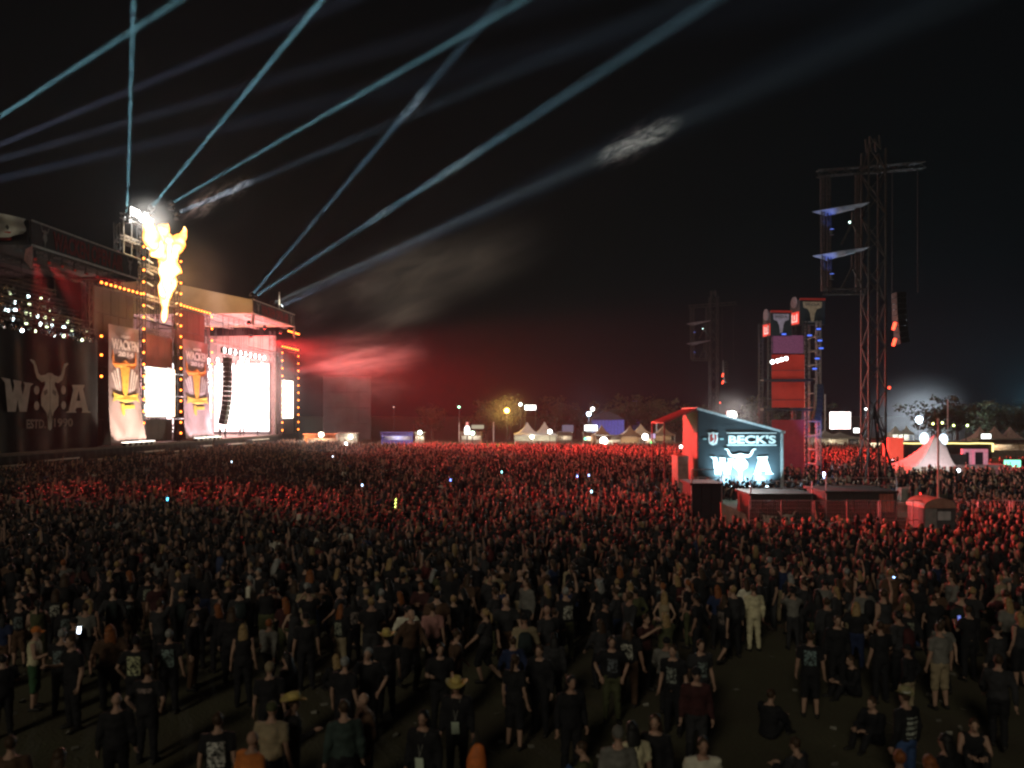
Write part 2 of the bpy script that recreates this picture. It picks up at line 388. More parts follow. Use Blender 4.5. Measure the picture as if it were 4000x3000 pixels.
# ------------------------------------------------------------------ block between the stages: banners, screen, burning tower
tw = thing('screen_tower', 'tall lattice tower between the stages with orange bulbs and a video screen', 'tower', S(113, 0, 0))
sbox(MB(), 98.2, 128.8, -10, .6, 2.1, 2.4).build('deck', wood, tw)
cloth_panel(98.2, 128.8, .5, 0, 2.1, .05, 2).build('deck_skirt', black, tw)
wallm = mat('dark wall cladding', (.05, .038, .034), .7, scale=.5, bump=.1)
for y0, y1, z0, z1 in ((98.3, 107.4, 2.4, 22.2), (118.7, 128.6, 2.4, 22.2)):     # wings: cladding boards
    n = 5; 
    for i in range(n):
        for j in range(6):
            a = y0+(y1-y0)*i/n; b = y0+(y1-y0)*(i+1)/n; c = z0+(z1-z0)*j/6; d = z0+(z1-z0)*(j+1)/6
            sbox(MB(), a+.03, b-.03, -.9+(i+j) % 2*.015, -.7+(i+j) % 2*.015, c+.03, d-.03).build('panel', wallm, tw)
for i in range(4):
    a = 109.3+8.1*i/4
    sbox(MB(), a+.02, a+2.0, -.7, -.45, 13.1, 17.4).build('panel', mat('red brown panel', (.11, .035, .03), .6, scale=.6), tw)
    sbox(MB(), a+.02, a+2.0, -.6, -.35, 2.5, 5.7).build('panel', wallm, tw)
legs = []
for y, zt in ((108.4, 32.2), (118.1, 30.2)):
    for o in (-.2, -3.4):
        legs.append(MB().truss(S(y, o, 2.4), S(y, o, zt), .8, .05).build('leg', darksteel, tw))
for z in (17.8, 22.4, 26.5, 30.0):
    MB().truss(S(108.4, -.2, z), S(118.1, -.2, z), .55, .035).build('cross_truss', steel if z > 22 else darksteel, tw)
    MB().truss(S(108.4, -3.4, z), S(118.1, -3.4, z), .55, .035).build('cross_truss', darksteel, tw)
bm0 = MB().ball((0, 0, 0), .15, 8, 5).mesh('bulb', bulbm, True)
def bulb(p, parent):
    o = bpy.data.objects.new('bulb', bm0); COL.objects.link(o); o.parent = parent; o.location = Vector(p)-wloc(parent)
for y in (108.0, 118.5):
    for k in range(18): bulb(S(y, .35, 3.6+1.58*k), tw)
for k in range(10): bulb(S(98.4+9.2*k/9, .2, 22.5), tw)
for k in range(11): bulb(S(118.9+9.6*k/10, .2, 22.5), tw)
for z in (13.9, 11.6, 9.0): bulb(S(98.2, .3, z+2), tw)
for y0, y1 in ((98.3, 107.6), (118.8, 128.6)): MB().truss(S(y0, -.1, 22.2), S(y1, -.1, 22.2), .45, .035).build('top_truss', darksteel, tw)
# ornamental horn lamps/brackets beside the flame
for k in range(7):
    for y, s in ((108.9, 1), (117.6, -1)):
        z = 19.6+1.55*k; b = MB(); b.bar(S(y, .3, z), S(y+s*1.1, .6, z-.35), .16, .12); b.build('bracket', white, tw)
# the video screen
scr = MB(); sbox(scr, 108.9, 117.6, -.42, -.1, 5.9, 13.0); fr = scr.build('screen_frame', rubber, tw)
sm_ = screen_mat('blown-out picture warm', (1, .97, .88), (1, .72, .45), 5)
sbox(MB(), 109.05, 117.45, -.1, -.06, 6.05, 12.85).build('video_screen', sm_, tw)

def banner(y0, y1, z0, z1, label, dim):
    root = thing('stage_banner', label, 'banner', S((y0+y1)/2, .2, z0))
    L = y1-y0
    def fn(u, v):
        y = y0+L*u - (1-v)**2*1.2*(1-u); return S(y, .25+(1-v)**3*1.1+.08*math.sin(u*9+v*3), z0+(z1-z0)*v)
    m = MB(); m.grid(fn, 24, 30); m.grid(lambda u, v: fn(u, v)-SN*.03, 24, 30)
    m.build('banner_cloth', mat('grey banner vinyl', (.17, .13, .13), .55, var=.15, scale=.4, bump=.25), root, smooth=True)
    def q(u, v, d=.06): return fn(u, v)+SN*d
    def patch(name, pts, m_, d=.06, mi=0):
        b = MB(); P = [q(u, v, d) for u, v in pts]; b.prism(P, SN*.015); b.build(name, m_, root)
    for s_, v0, v1, u0, u1 in (('WACKEN', .80, .885, .06, .95), ('2014', .745, .785, .28, .75), ('HEAVY', .90, .925, .36, .66)):
        put_text(MB(), s_, q(u0, v0, .17), q(u1, v0, .17)-q(u0, v0, .17), UZ*((z1-z0)*(v1-v0)), SN, .03, .035).build('lettering', mat('pinkish print', (.5, .42, .4), .6), root)
    patch('horns', [(.12, .80), (.18, .70), (.35, .685), (.5, .715), (.65, .685), (.82, .70), (.88, .80), (.90, .68), (.78, .645), (.62, .65), (.5, .66), (.38, .65), (.22, .645), (.10, .68)], orangeprint, .09)
    patch('skull', [(.36, .66), (.64, .66), (.60, .56), (.565, .44), (.5, .40), (.435, .44), (.40, .56)], gold, .1)
    for s_ in (-1, 1):
        for k in range(3):
            u = .5+s_*(.2+.09*k); v = .5+s_*(.12+.06*k)
            patch('wing_feather', [(u, .64-.02*k), (u+s_*.06, .64-.02*k), (v+s_*.03, .46), (v, .44+.01*k)], mat('white print', (.55, .5, .48), .6), .08)
    patch('ribbon', [(.1, .44), (.2, .425), (.5, .41), (.8, .425), (.9, .44), (.86, .40), (.92, .36), (.78, .375), (.5, .355), (.22, .375), (.08, .36), (.14, .40)], mat('yellow print', (.6, .42, .08), .6), .11)
    patch('axe', [(.36, .345), (.46, .345), (.46, .33), (.74, .335), (.74, .305), (.47, .30), (.47, .26), (.42, .24), (.38, .26)], mat('yellow print', (.6, .42, .08), .6), .09)
    return root
banner(99.8, 107.0, 2.5, 17.6, 'tall festival banner lettered WACKEN 2014 beside the black curtain', 0)
banner(119.3, 127.8, 2.5, 17.6, 'tall festival banner lettered WACKEN 2014 beside the bright stage opening', 1)
# floor lamps under the banners
def floor_lamp(y, o, label, to, watts, col, size=95):
    r = thing('floor_light', label, 'stage light', S(y, o, 2.4), 'floor lights under the banners')
    b = MB(); b.box(S(y, o, 2.5), (.5, .5, .2)); b.build('base', rubber, r)
    h = MB(); h.box(S(y, o, 2.7), (.7, .9, .25)); hd = h.build('head', rubber, r)
    MB().box(S(y, o, 2.835), (.6, .8, .03)).build('lens', glow('white flood lens', (1, .9, .8), 10), hd)
    spot(S(y, o, 2.9), to, watts, col, size, .8, .3)
for y in (100.2, 101.5, 102.8, 104.1, 105.4, 106.6): floor_lamp(y, 2.2, 'white floor light under the banner beside the black curtain', S(y, .4, 5.2), 12000, (1, .76, .58))
for y in (119.8, 121.3, 122.8, 124.3, 125.8, 127.2): floor_lamp(y, 2.2, 'white floor light under the banner beside the bright stage opening', S(y, .4, 5.2), 12500, (1, .7, .76))

# ------------------------------------------------------------------ beam lamps on the tower and on the far stage roof
TEAL = (.45, .86, .9); PALE = (.6, .75, .9)
bl_lens = glow('beam lamp lens', (.9, 1, 1), 60)
def beam_lamp(p, to, watts, col, size, spread, label, group):
    p = Vector(p); to = Vector(to); d = (to-p).normalized(); q = d.to_track_quat('Z', 'Y').to_matrix()
    r = thing('beam_light', label, 'stage light', p-UZ*.9, group)
    MB().box(p-UZ*.75, (.7, .7, .3)).build('base', rubber, r)
    [MB().bar(p+q @ Vector((s_*.5, 0, 0)), p+Vector((s_*.3, 0, -.65)), .08).build('yoke_arm', rubber, r) for s_ in (-1, 1)]
    h = MB(); h.lathe(p, [(.0, -.45), (.28, -.4), (.42, -.1), (.42, .4), (.38, .4)], 16, q); hd = h.build('head', rubber, r, smooth=True)
    MB().lathe(p, [(0, .32), (.38, .33)], 16, q).build('lens', bl_lens, hd)
    beam(p+d*.45, to, watts*6, col, size*.75, spread)
BG1 = 'beam lights on top of the burning tower'
TT = S(108.4, -.2, 33.2)
beam_lamp(SP(498, 845, -.2), G(532, -300, 108), 5200, TEAL, .5, 1.5, 'beam light on the tower sending a teal beam straight up', BG1)
beam_lamp(SP(588, 815, -.4), G(1330, -90, 118), 4400, TEAL, .5, 1.6, 'beam light on the tower sending a teal beam steeply to the right', BG1)
beam_lamp(SP(668, 795, -.6), G(2100, -30, 140), 2100, TEAL, .5, 1.8, 'beam light on the tower sending a slanting beam far to the right', BG1)
beam_lamp(SP(690, 835, -.9), G(1700, 410, 150), 1100, PALE, .7, 3.0, 'beam light on the tower sending a faint low beam to the right', BG1)
BG2 = 'beam lights on the roof of the bright stage'
RB = S(132.6, 5.4, 25.9)
beam_lamp(RB, G(2010, -60, 150), 1200, (.5, .78, .92), .6, 2.0, 'beam light on the stage roof corner pointing steeply upward', BG2)
beam_lamp(RB+SU*1.4, G(2830, -30, 175), 2400, (.5, .8, .88), .6, 2.2, 'beam light on the stage roof corner with a bright slanting beam', BG2)
beam_lamp(S(142, 5.4, 25.9), G(3600, 60, 190), 800, (.75, .8, .72), .6, 2.8, 'beam light behind the white pole on the stage roof', BG2)
beam_lamp(S(146, 5.4, 25.9), G(3300, 160, 150), 900, (.45, .6, .8), 1.2, 6, 'beam light on the far end of the stage roof with a wide faint beam', BG2)
BG3 = 'beam lights on the roof above the black curtain'
for k, (sy, so, tgt, w, c, lab) in enumerate(((74.5, -9, (700, 0), 1600, TEAL, 'bright teal'), (72.5, -4, (1500, -60), 420, (.6, .6, .85), 'faint violet'), (72, -2, (2050, 30), 330, (.6, .6, .8), 'very faint violet'), (71.5, 0, (2500, 120), 330, (.55, .6, .85), 'faint bluish'))):
    st_ = S(sy, so, 0); Y0 = st_.y
    src = {0: (-60, 494), 1: (-60, 590), 2: (-60, 640), 3: (-60, 712)}[k]
    p = G(*src, Y0); p = Vector((p.x, p.y, p.z))
    beam_lamp(p, G(*tgt, Y0+24+18*k), w, c, .55+.15*k, 2+k*.8, 'beam light above the curtain stage with a %s beam to the upper right' % lab, BG3)
    tag(MB().truss((p.x, p.y, 24), (p.x, p.y, p.z-.9), .5, .04).build('lamp_mast', darksteel, loc=(p.x, p.y, 24)), 'lattice mast on the curtain stage roof under the %s beam' % lab, 'mast')
# lattice cage and lamps that crown the tower
hd = thing('tower_crown', 'steel crown frame on the burning tower holding dazzling white flood lamps', 'frame', S(108.4, -.5, 31.5))
MB().truss(S(104.2, -.5, 32.2), S(112.5, -.5, 32.2), .6, .045).build('crown_truss', steel, hd)
for y in (104.6, 106.5, 111): MB().bar(S(y, -.5, 26.6), S(y, -.5, 32), .1).build('upright', steel, hd)
for z in (27, 29.4): MB().truss(S(104.2, -.5, z), S(108.4, -.5, z), .5, .04).build('side_truss', steel, hd)
flood = glow('flood lens', (1, .97, .9), 45)
for y, z in ((105.2, 32.9), (106.4, 32.9), (107.4, 32.6), (108.6, 33.0), (109.8, 32.6)):
    b = MB().box(S(y, .1, z), (.5, 1.1, 1.1)).build('flood_lamp', rubber, hd)
    sbox(MB(), y-.5, y+.5, .37, .4, z-.5, z+.5).build('flood_lens', flood, b)
point(S(106.6, 1.6, 32.9), 7000, (1, .97, .9), .8)
# roof mast of the far stage
tag(MB().tube([S(145, 5.6, 25), S(145, 5.6, 28.4)], .13, 8).build('roof_mast', white, loc=S(145, 5.6, 25)), 'short white mast standing on the roof edge of the bright stage', 'mast')

# ------------------------------------------------------------------ flame
def flame_mat():
    m = bpy.data.materials.new('flame'); m.use_nodes = True; nt = m.node_tree; nt.nodes.remove(nt.nodes['Principled BSDF'])
    out = nt.nodes['Material Output']; tc = nt.nodes.new('ShaderNodeTexCoord')
    at = nt.nodes.new('ShaderNodeAttribute'); at.attribute_name = 'core'
    lw = nt.nodes.new('ShaderNodeLayerWeight'); lw.inputs[0].default_value = .35
    nz = nt.nodes.new('ShaderNodeTexNoise'); nz.inputs['Scale'].default_value = .9; nz.inputs['Detail'].default_value = 3
    nt.links.new(tc.outputs['Object'], nz.inputs['Vector'])
    r = nt.nodes.new('ShaderNodeValToRGB'); e = r.color_ramp.elements
    e[0].position = .0; e[0].color = (1, .82, .42, 1); e[1].position = .9; e[1].color = (1, .13, .008, 1)
    k = e.new(.5); k.color = (1, .42, .07, 1)
    nt.links.new(lw.outputs['Facing'], r.inputs[0])
    em = nt.nodes.new('ShaderNodeEmission'); nt.links.new(r.outputs[0], em.inputs[0])
    st = nt.nodes.new('ShaderNodeMapRange'); st.inputs[1].default_value = .3; st.inputs[2].default_value = .7; st.inputs[3].default_value = 2.4; st.inputs[4].default_value = 6.5
    nt.links.new(nz.outputs['Fac'], st.inputs[0]); nt.links.new(st.outputs[0], em.inputs[1])
    tr = nt.nodes.new('ShaderNodeBsdfTransparent'); mx = nt.nodes.new('ShaderNodeMixShader')
    fr = nt.nodes.new('ShaderNodeMapRange'); fr.inputs[1].default_value = .45; fr.inputs[2].default_value = .98; fr.inputs[3].default_value = 1; fr.inputs[4].default_value = 0; fr.interpolation_type = 'SMOOTHSTEP'
    nt.links.new(lw.outputs['Facing'], fr.inputs[0]); nt.links.new(fr.outputs[0], mx.inputs[0]); nt.links.new(tr.outputs[0], mx.inputs[1]); nt.links.new(em.outputs[0], mx.inputs[2])
    nt.links.new(mx.outputs[0], out.inputs[0]); m.cycles.emission_sampling = 'NONE'; return m
fm = flame_mat()
fl = thing('flame', 'roaring yellow and white flame leaping up the front of the tower', 'flame', S(113.2, 2.2, 18.6))
fr_ = random.Random(5)
def tongue(path, rad, name='flame_tongue', seed=0):
    n = 26; P = []; Q = []
    for i in range(n+1):
        t = i/n*(len(path)-1); k = min(int(t), len(path)-2); f = t-k
        p = Vector(path[k]).lerp(Vector(path[k+1]), f); r = rad[k]+(rad[k+1]-rad[k])*f
        P.append(p); Q.append(r*.84)
    m = MB(); m.tube(P, Q, 18, True)
    from mathutils import noise
    vv = []
    for i, v in enumerate(m.v):
        v = Vector(v); c = P[min(i//18, n)]; d = v-c
        w = 1+.75*noise.noise(Vector((v.x*.55+seed, v.y*.55, v.z*.38)))+.5*noise.noise(Vector((v.x*1.5, v.y*1.5+seed, v.z*.9)))
        vv.append(c+d*max(.2, w))
    m.v = [tuple(v) for v in vv]; m.build(name, fm, fl, smooth=True)
def fp(px, py): return SP(px, py, 2.2)
tongue([fp(640, 1258), fp(643, 1225), fp(648, 1190), fp(650, 1150), fp(652, 1100), fp(655, 1050), fp(655, 1000), fp(650, 955), fp(640, 920), fp(630, 895)], [.12, .5, .75, .95, 1.15, 1.35, 1.55, 1.6, 1.2, .15], seed=1)
tongue([fp(650, 1080), fp(660, 1030), fp(668, 985), fp(690, 955), fp(712, 930), fp(722, 900), fp(720, 885)], [.3, 1.0, 1.3, 1.15, .65, .38, .08], seed=4)
tongue([fp(645, 1020), fp(625, 975), fp(605, 945), fp(588, 910), fp(578, 880), fp(572, 850)], [.3, 1.25, 1.35, 1.0, .75, .12], seed=9)
tongue([fp(600, 960), fp(612, 930), fp(635, 905), fp(650, 890), fp(655, 875)], [.3, 1.0, 1.0, .5, .08], seed=13)
tongue([fp(652, 1180), fp(632, 1150), fp(628, 1115), fp(634, 1075)], [.15, .45, .4, .1], seed=17)
tongue([fp(646, 1160), fp(668, 1130), fp(674, 1095), fp(668, 1060)], [.15, .45, .45, .1], seed=21)
point(S(113.5, 3.2, 25), 7000, (1, .5, .16), 1.6, 'flame_light')
point(S(113.0, 3.2, 20.5), 3000, (1, .5, .16), 1.0, 'flame_light')
nz_ = MB(); nz_.lathe(S(113.0, 2.2, 18.3), [(0, 0), (.3, 0), (.22, .5), (.3, .7), (.2, .7)], 12); nz_.bar(S(113.0, -.2, 18.4), S(113.0, 2.2, 18.4), .15)
tag(nz_.build('flame_burner', rubber, loc=S(113.0, 2.2, 18.3)), 'small black gas burner at the foot of the tower flame', 'burner')

# ------------------------------------------------------------------ far stage: wings, LED wall and added glow wall, line arrays, performers' risers
sbox(MB(), 159.6, 160.2, -16, -.5, 2.4, 22).build('side_wall', mat('stage side cloth', (.3, .28, .28), .7, scale=.5), stR)
led = screen_mat('blown-out stage picture', (1, .96, .95), (1, .62, .6), 5.0, .35)
lw_ = thing('led_wall', 'blazing white video wall across the back of the bright stage', 'screen', S(145, -13, 2.4))
for i in range(6):
    for j in range(4):
        y = 130.6+4.7*i; sbox(MB(), y, y+4.62, -13.3, -13.1, 3.2+3.1*j, 6.22+3.1*j).build('led_panel', led, lw_)
MB().box(S(144.7, -13.5, 9), (.3, 28, 13)).build('support_frame', darksteel, lw_)
ls_ = thing('led_wall', 'glowing pinkish white wall added for the glare inside the bright stage', 'screen', S(159, -7, 2.4))  # glowing panels added to stand for the overexposed stage glare
for i in range(4):
    for j in range(5):
        o = -12.5+2.75*i; sbox(MB(), 158.9, 159.05, o, o+2.7, 3.0+2.7*j, 5.64+2.7*j).build('led_panel', led, ls_)
sbox(MB(), 159.1, 159.35, -12.6, -1.4, 2.5, 16.6).build('support_frame', darksteel, ls_)
# blinder lamps in a row above the opening and a red wash
BL = glow('blinder lens', (1, .93, .88), 40)
for k in range(9):
    y = 133.5+2.2*k; r = thing('blinder_light', 'round white blinder lamp on the front truss of the bright stage', 'stage light', S(y, .3, 17.8), 'blinder lamps on the bright stage')
    MB().box(S(y, .2, 17.0), (.5, .9, .9)).build('housing', rubber, r)
    put_disc(MB(), S(y, .48, 17.0), .4, .4, SN, SU, UZ, .04).build('lens', BL, r)
    MB().bar(S(y, .2, 17.4), S(y, .2, 22.8), .06).build('hanger', darksteel, r)
for k in range(22):  # lamps added so their bright lenses break up the glare outline
    y = 149+rig.uniform(0, 9.4); o = -1-rig.uniform(0, 11.5); z = rig.uniform(14.6, 17.2); r = thing('blinder_light', 'white lamp added inside the bright stage to roughen its glare', 'stage light', S(y, o, z), 'lamps added to roughen the glare of the bright stage')
    MB().ball(S(y, o, z), (.3, .3, .34), 10, 6).build('housing', rubber, r); put_disc(MB(), S(y, o+.3, z), rig.uniform(.3, .55), rig.uniform(.3, .55), SN-SU*.5, SU, UZ, .05).build('lens', BL, r); MB().bar(S(y, o, z), S(y, o, 22.8), .05).build('hanger', darksteel, r)
tag(MB().truss(S(130.5, .2, 18.2), S(158.5, .2, 18.2), .6, .04).build('lighting_truss', steel, loc=S(144, .2, 18)), 'front truss with white blinder lamps on the bright stage', 'truss')
for k in range(3):
    spot(S(137+7*k, .9, 17.0), S(139+7*k, 30, 0), 9000, (1, .8, .72), 100, .6, .4)
# red wash lamps under the canopy
RED = (1, .035, .03)
for y, o in ((134, 4.4), (141, 4.4), (149, 4.4), (156, -4)):
    r = thing('wash_light', 'red wash lamp under the canopy of the bright stage', 'stage light', S(y, o, 22), 'red wash lamps of the bright stage')
    MB().lathe(S(y, o, 21.6), [(0, .4), (.25, .38), (.32, 0), (.32, -.3)], 12).build('head', rubber, r); MB().lathe(S(y, o, 21.6), [(0, -.25), (.3, -.26)], 12).build('lens', glow('red lens', (1, .08, .05), 14), r)
    point(S(y, o-.2, 20.9), 4200, (1, .1, .08), .4)
point(S(146, -6, 12), 70000, (1, .48, .44), 1.2); point(S(137, -4, 14), 9000, (1, .2, .17), 1.2)
def line_array(y, o, ztop, n, label, sc=1.):
    r = thing('line_array', label, 'loudspeakers', S(y, o, ztop))
    p = S(y, o, ztop); ang = 0.
    MB().box(p+UZ*.2, (1.3*sc, 1.5*sc, .15)).build('flying_frame', darksteel, r)
    for c in (-.5, .5): MB().bar(p+SU*c+UZ*.2, p+SU*c*.3+UZ*4, .04).build('chain', darksteel, r)
    for k in range(n):
        ang += R(.2+.15*k) if k > n*.3 else 0
        M = Matrix.Rotation(ang, 3, SU); h = .78*sc; c = p-M @ UZ*(h/2)
        b = MB(); b.box(c, (1.0*sc, 1.5*sc, h*.93), M @ Matrix.Rotation(math.atan2(SU.y, SU.x)-R(90), 3, 'Z')); sp_ = b.build('speaker_box', rubber, r)
        MB().box(c+M @ (SN*(.51*sc)), (.03, 1.36*sc, h*.78), M @ Matrix.Rotation(math.atan2(SU.y, SU.x)-R(90), 3, 'Z')).build('grille', mat('speaker grille', (.03, .03, .032), .6, .3, scale=40), sp_)
        p = p-M @ UZ*h
    return r
line_array(130.6, 2.2, 15.6, 14, 'long curved black loudspeaker column hanging at the near edge of the bright stage')
# far side tower with its narrow screen
tr_ = thing('screen_tower', 'lower tower with orange bulbs and a narrow video screen past the bright stage', 'tower', S(165, .2, 0))
sbox(MB(), 160.4, 171, -6, .6, 0, 2.4).build('deck', black, tr_)
for y in (161.0, 170.4): MB().truss(S(y, 0, 2.4), S(y, 0, 20), .7, .05).build('leg', darksteel, tr_)
MB().truss(S(161, 0, 19.6), S(170.4, 0, 19.6), .5, .04).build('top_truss', darksteel, tr_)
sbox(MB(), 161.4, 169.9, -.5, -.3, 2.4, 19).build('cladding', wallm, tr_)
sbox(MB(), 161.5, 168.6, -.25, .05, 5.5, 13.4).build('screen_frame', rubber, tr_)
sbox(MB(), 161.6, 168.5, .05, .09, 5.6, 13.3).build('video_screen', sm_, tr_)
for y in (160.9, 170.6):
    for k in range(11): bulb(S(y, .5, 3.2+1.55*k), tr_)
for k in range(8): bulb(S(161+9.4*k/7, .5, 20.0), tr_)
for k in range(7): bulb(S(153+6*k/6, 4.5, 22.2), stR)
for k in range(9): bulb(S(129.1, .3, 22.0-1.9*k), stR)
# crowd barrier and camera pit in front of the decks
for k in range(38):
    y = 60+k*3; p = S(y, 5.2, 0); r = thing('crowd_barrier', 'grey steel crowd barrier section along the pit before the stages', 'barrier', p, 'pit barrier sections')
    if k == 0:
        b0 = []
        m = MB()
        for z in (.1, .6, 1.15): m.bar(p+UZ*z, p+SU*2.96+UZ*z, .06)
        m.bar(p, p+UZ*1.2, .06); m.bar(p+SU*2.96, p+SU*2.96+UZ*1.2, .06); m.box(p+SU*1.48+UZ*.65, (.03, 2.9, 1.0), Matrix.Rotation(math.atan2(SU.y, SU.x)-R(90), 3, 'Z'))
        bme = m.build('barrier_frame', steel, r).data
    else:
        o = bpy.data.objects.new('barrier_frame', bme); COL.objects.link(o); o.parent = r
# gangways whose white edges paint the light streaks low on the deck fronts
for y0, y1, z in ((76, 81, 1.3), (84, 90, 1.5), (93, 97, 1.1), (104, 109, 1.5), (112, 115, 1.2), (121, 124, 1.6), (131, 137, 1.5), (140, 148, 1.9)):
    r = thing('gangway', 'low metal gangway with light streaks painted as a white edge', 'gangway', S((y0+y1)/2, 2, 0), 'gangways along the stage front')
    sbox(MB(), y0, y1, 1.4, 2.6, z-.12, z).build('platform', darksteel, r); sbox(MB(), y0, y1, 2.6, 2.66, z-.05, z+.06).build('streak_edge', white, r)
    for y in (y0+.2, y1-.2): MB().bar(S(y, 2, 0), S(y, 2, z-.1), .08).build('leg', darksteel, r)
# ------------------------------------------------------------------ sponsor kiosk with sloping top in the middle of the crowd
KY = 60.
def kq(px, py, dy=0.): return G(px, py, KY+dy)
kx0, kx1 = kq(2727, 0).x, kq(3055, 0).x; kz0, kz1 = kq(0, 1600).z, kq(0, 1690).z; kd = 5.2
ks = thing('sponsor_kiosk', "dark kiosk with sloping top lettered BECK'S standing in the crowd", 'kiosk', (kx0, KY, 0))
kdark = mat('black kiosk mesh', (.02, .028, .034), .6, scale=.8); kredlit = mat('red lit slatted cladding', (.2, .028, .026), .55, var=.3, scale=1.2)  # red stage light is put into the slat colour
MB().prism([(kx0, KY, .3), (kx1, KY, .3), (kx1, KY, kz1), (kx0, KY, kz0)], (0, .12, 0)).build('front_wall', kdark, ks)
MB().prism([(kx1, KY+kd, .3), (kx0, KY+kd, .3), (kx0, KY+kd, kz0), (kx1, KY+kd, kz1)], (0, -.12, 0)).build('rear_wall', kdark, ks)
for i in range(14):
    y = KY+.1+(kd-.2)*i/14; MB().box((kx0-.03, y+.18, kz0/2), (.06, .3, kz0-.1)).build('slat', kredlit, ks)
MB().box((kx1+.06, KY+kd/2, kz1/2), (.12, kd, kz1)).build('side_wall', mat('pale post', (.35, .37, .38), .6), ks)
MB().prism([(kx0-.1, KY-.12, kz0), (kx1+.2, KY-.12, kz1-.05), (kx1+.2, KY-.12, kz1+.1), (kx0-.1, KY-.12, kz0+.16)], (0, kd+.3, 0)).build('roof', mat('pale roof edge', (.5, .55, .58), .5), ks)
MB().box((kx1-.05, KY-.09, kz1/2), (.16, .14, kz1)).build('corner_post', mat('pale post', (.35, .37, .38), .6), ks)
a = MB(); ex = kq(2590, 0).x
for i in range(9):
    y = KY-.1+kd*i/9; MB().prism([(kx0, y, kz0+.02), (ex, y, kz0-1.05), (ex, y, kz0-.95), (kx0, y, kz0+.14)], (0, kd/9-.08, 0)).build('awning_slat', kredlit, ks)
for y in (KY, KY+kd): MB().bar((ex+.1, y, 0), (ex+.1, y, kz0-1), .1).build('awning_post', kredlit, ks)
MB().box((kx0-1.1, KY+1.2, 1.6), (.8, 2.2, 3.2)).build('counter_block', mat('pinkish board', (.35, .2, .18), .6), ks)
def kfit(x0, y0, x1, y1):
    o = kq(x0, y1); o.y = KY-.02; u = kq(x1, y1); u.y = KY-.02; t = kq(x0, y0); t.y = KY-.02
    return o, u-o, t-o
KN = Vector((0, -1, 0)); kwhite = mat('white vinyl letters', (.75, .78, .78), .5, var=.08)
put_text(MB(), "BECK'S", *kfit(2845, 1700, 3030, 1733), KN, .04, .035).build('lettering', kwhite, ks)
for y in (1692, 1739): 
    f_ = kfit(2838, y-2, 3033, y+1); put_poly(MB(), [(0, 0), (1, 0), (1, 1), (0, 1)], *f_, KN, .03).build('rule_line', kwhite, ks)
cr = kfit(2764, 1688, 2806, 1740)
cb = put_poly(MB(), [(.5, 0), (.15, .14), (.05, .5), (.12, .8), (0, .95), (.3, .93), (.5, 1), (.7, .93), (1, .95), (.88, .8), (.95, .5), (.85, .14)], *cr, KN, .03).build('crest', kwhite, ks)
put_poly(MB(), [(.2, .25), (.2, .8), (.45, .88), (.42, .6), (.6, .5), (.4, .3)], cr[0]+KN*.03, cr[1], cr[2], KN, .01).build('crest_red', vinylred, cb)
put_poly(MB(), [(.62, .85), (.8, .8), (.82, .5), (.7, .25), (.55, .12), (.66, .45)], cr[0]+KN*.03, cr[1], cr[2], KN, .01).build('crest_red', vinylred, cb)
for fr in ((2745, 1712, 2760, 1718), (2812, 1712, 2826, 1718)): put_poly(MB(), [(0, 0), (1, 0), (1, 1), (0, 1)], *kfit(*fr), KN, .02).build('crest_side_mark', mat('teal print', (.25, .4, .42), .6), ks)
put_poly(MB(), WLET, *kfit(2772, 1783, 2872, 1852), KN, .04).build('letter', kwhite, ks)
put_poly(MB(), ALET, *kfit(2936, 1783, 3022, 1852), KN, .04).build('letter', kwhite, ks)
put_poly(MB(), SKULL, *kfit(2828, 1752, 2954, 1866), KN, .05).build('bull_skull', kwhite, ks)
for x in (2835, 2905, 2975):
    p = kq(x, 0); p = Vector((p.x, KY-1.0, .9)); r = thing('floor_light', 'cold white floor light washing the kiosk front', 'floodlight', (p.x, p.y, 0), 'floor lights before the kiosk')
    MB().box(p, (.5, .3, .25)).build('head', rubber, r); MB().box(p+Vector((0, .1, .14)), (.42, .12, .04)).build('lens', glow('cyan flood lens', (.6, .9, 1), 20), r); MB().bar((p.x, p.y, 0), p, .08).build('stand', rubber, r)
    spot(p+Vector((0, .2, .2)), (p.x, KY, 2.2), 2600, (.5, .86, 1), 120, .9, .2)

def lamp_post(px, py, Y, col, watts, label, r=.3, es=30, pole=True):
    p = G(px, py, Y); t = thing('lamp_post', label, 'lamp', (p.x, p.y, 0))
    if pole: MB().tube([(p.x, p.y+.3, 0), (p.x, p.y+.3, p.z+.1)], .06, 6).build('pole', darksteel, t)
    h = MB(); h.box(p+Vector((0, .2, .05)), (r*2.2, .3, r*1.6)); h.build('housing', rubber, t)
    MB().ball(p+Vector((0, -.05, 0)), (r, r*.6, r), 10, 6).build('lamp_glass', glow('lamp glass %.2f %.2f %.2f %d' % (*col, es), col, es), t)
    if watts: point(p+Vector((0, -.9, 0)), watts, col, .3)
lamp_post(2860, 1622, 61, (1, .95, .88), 5000, 'dazzling floodlight on the sloping roof of the dark kiosk', .32, 60)

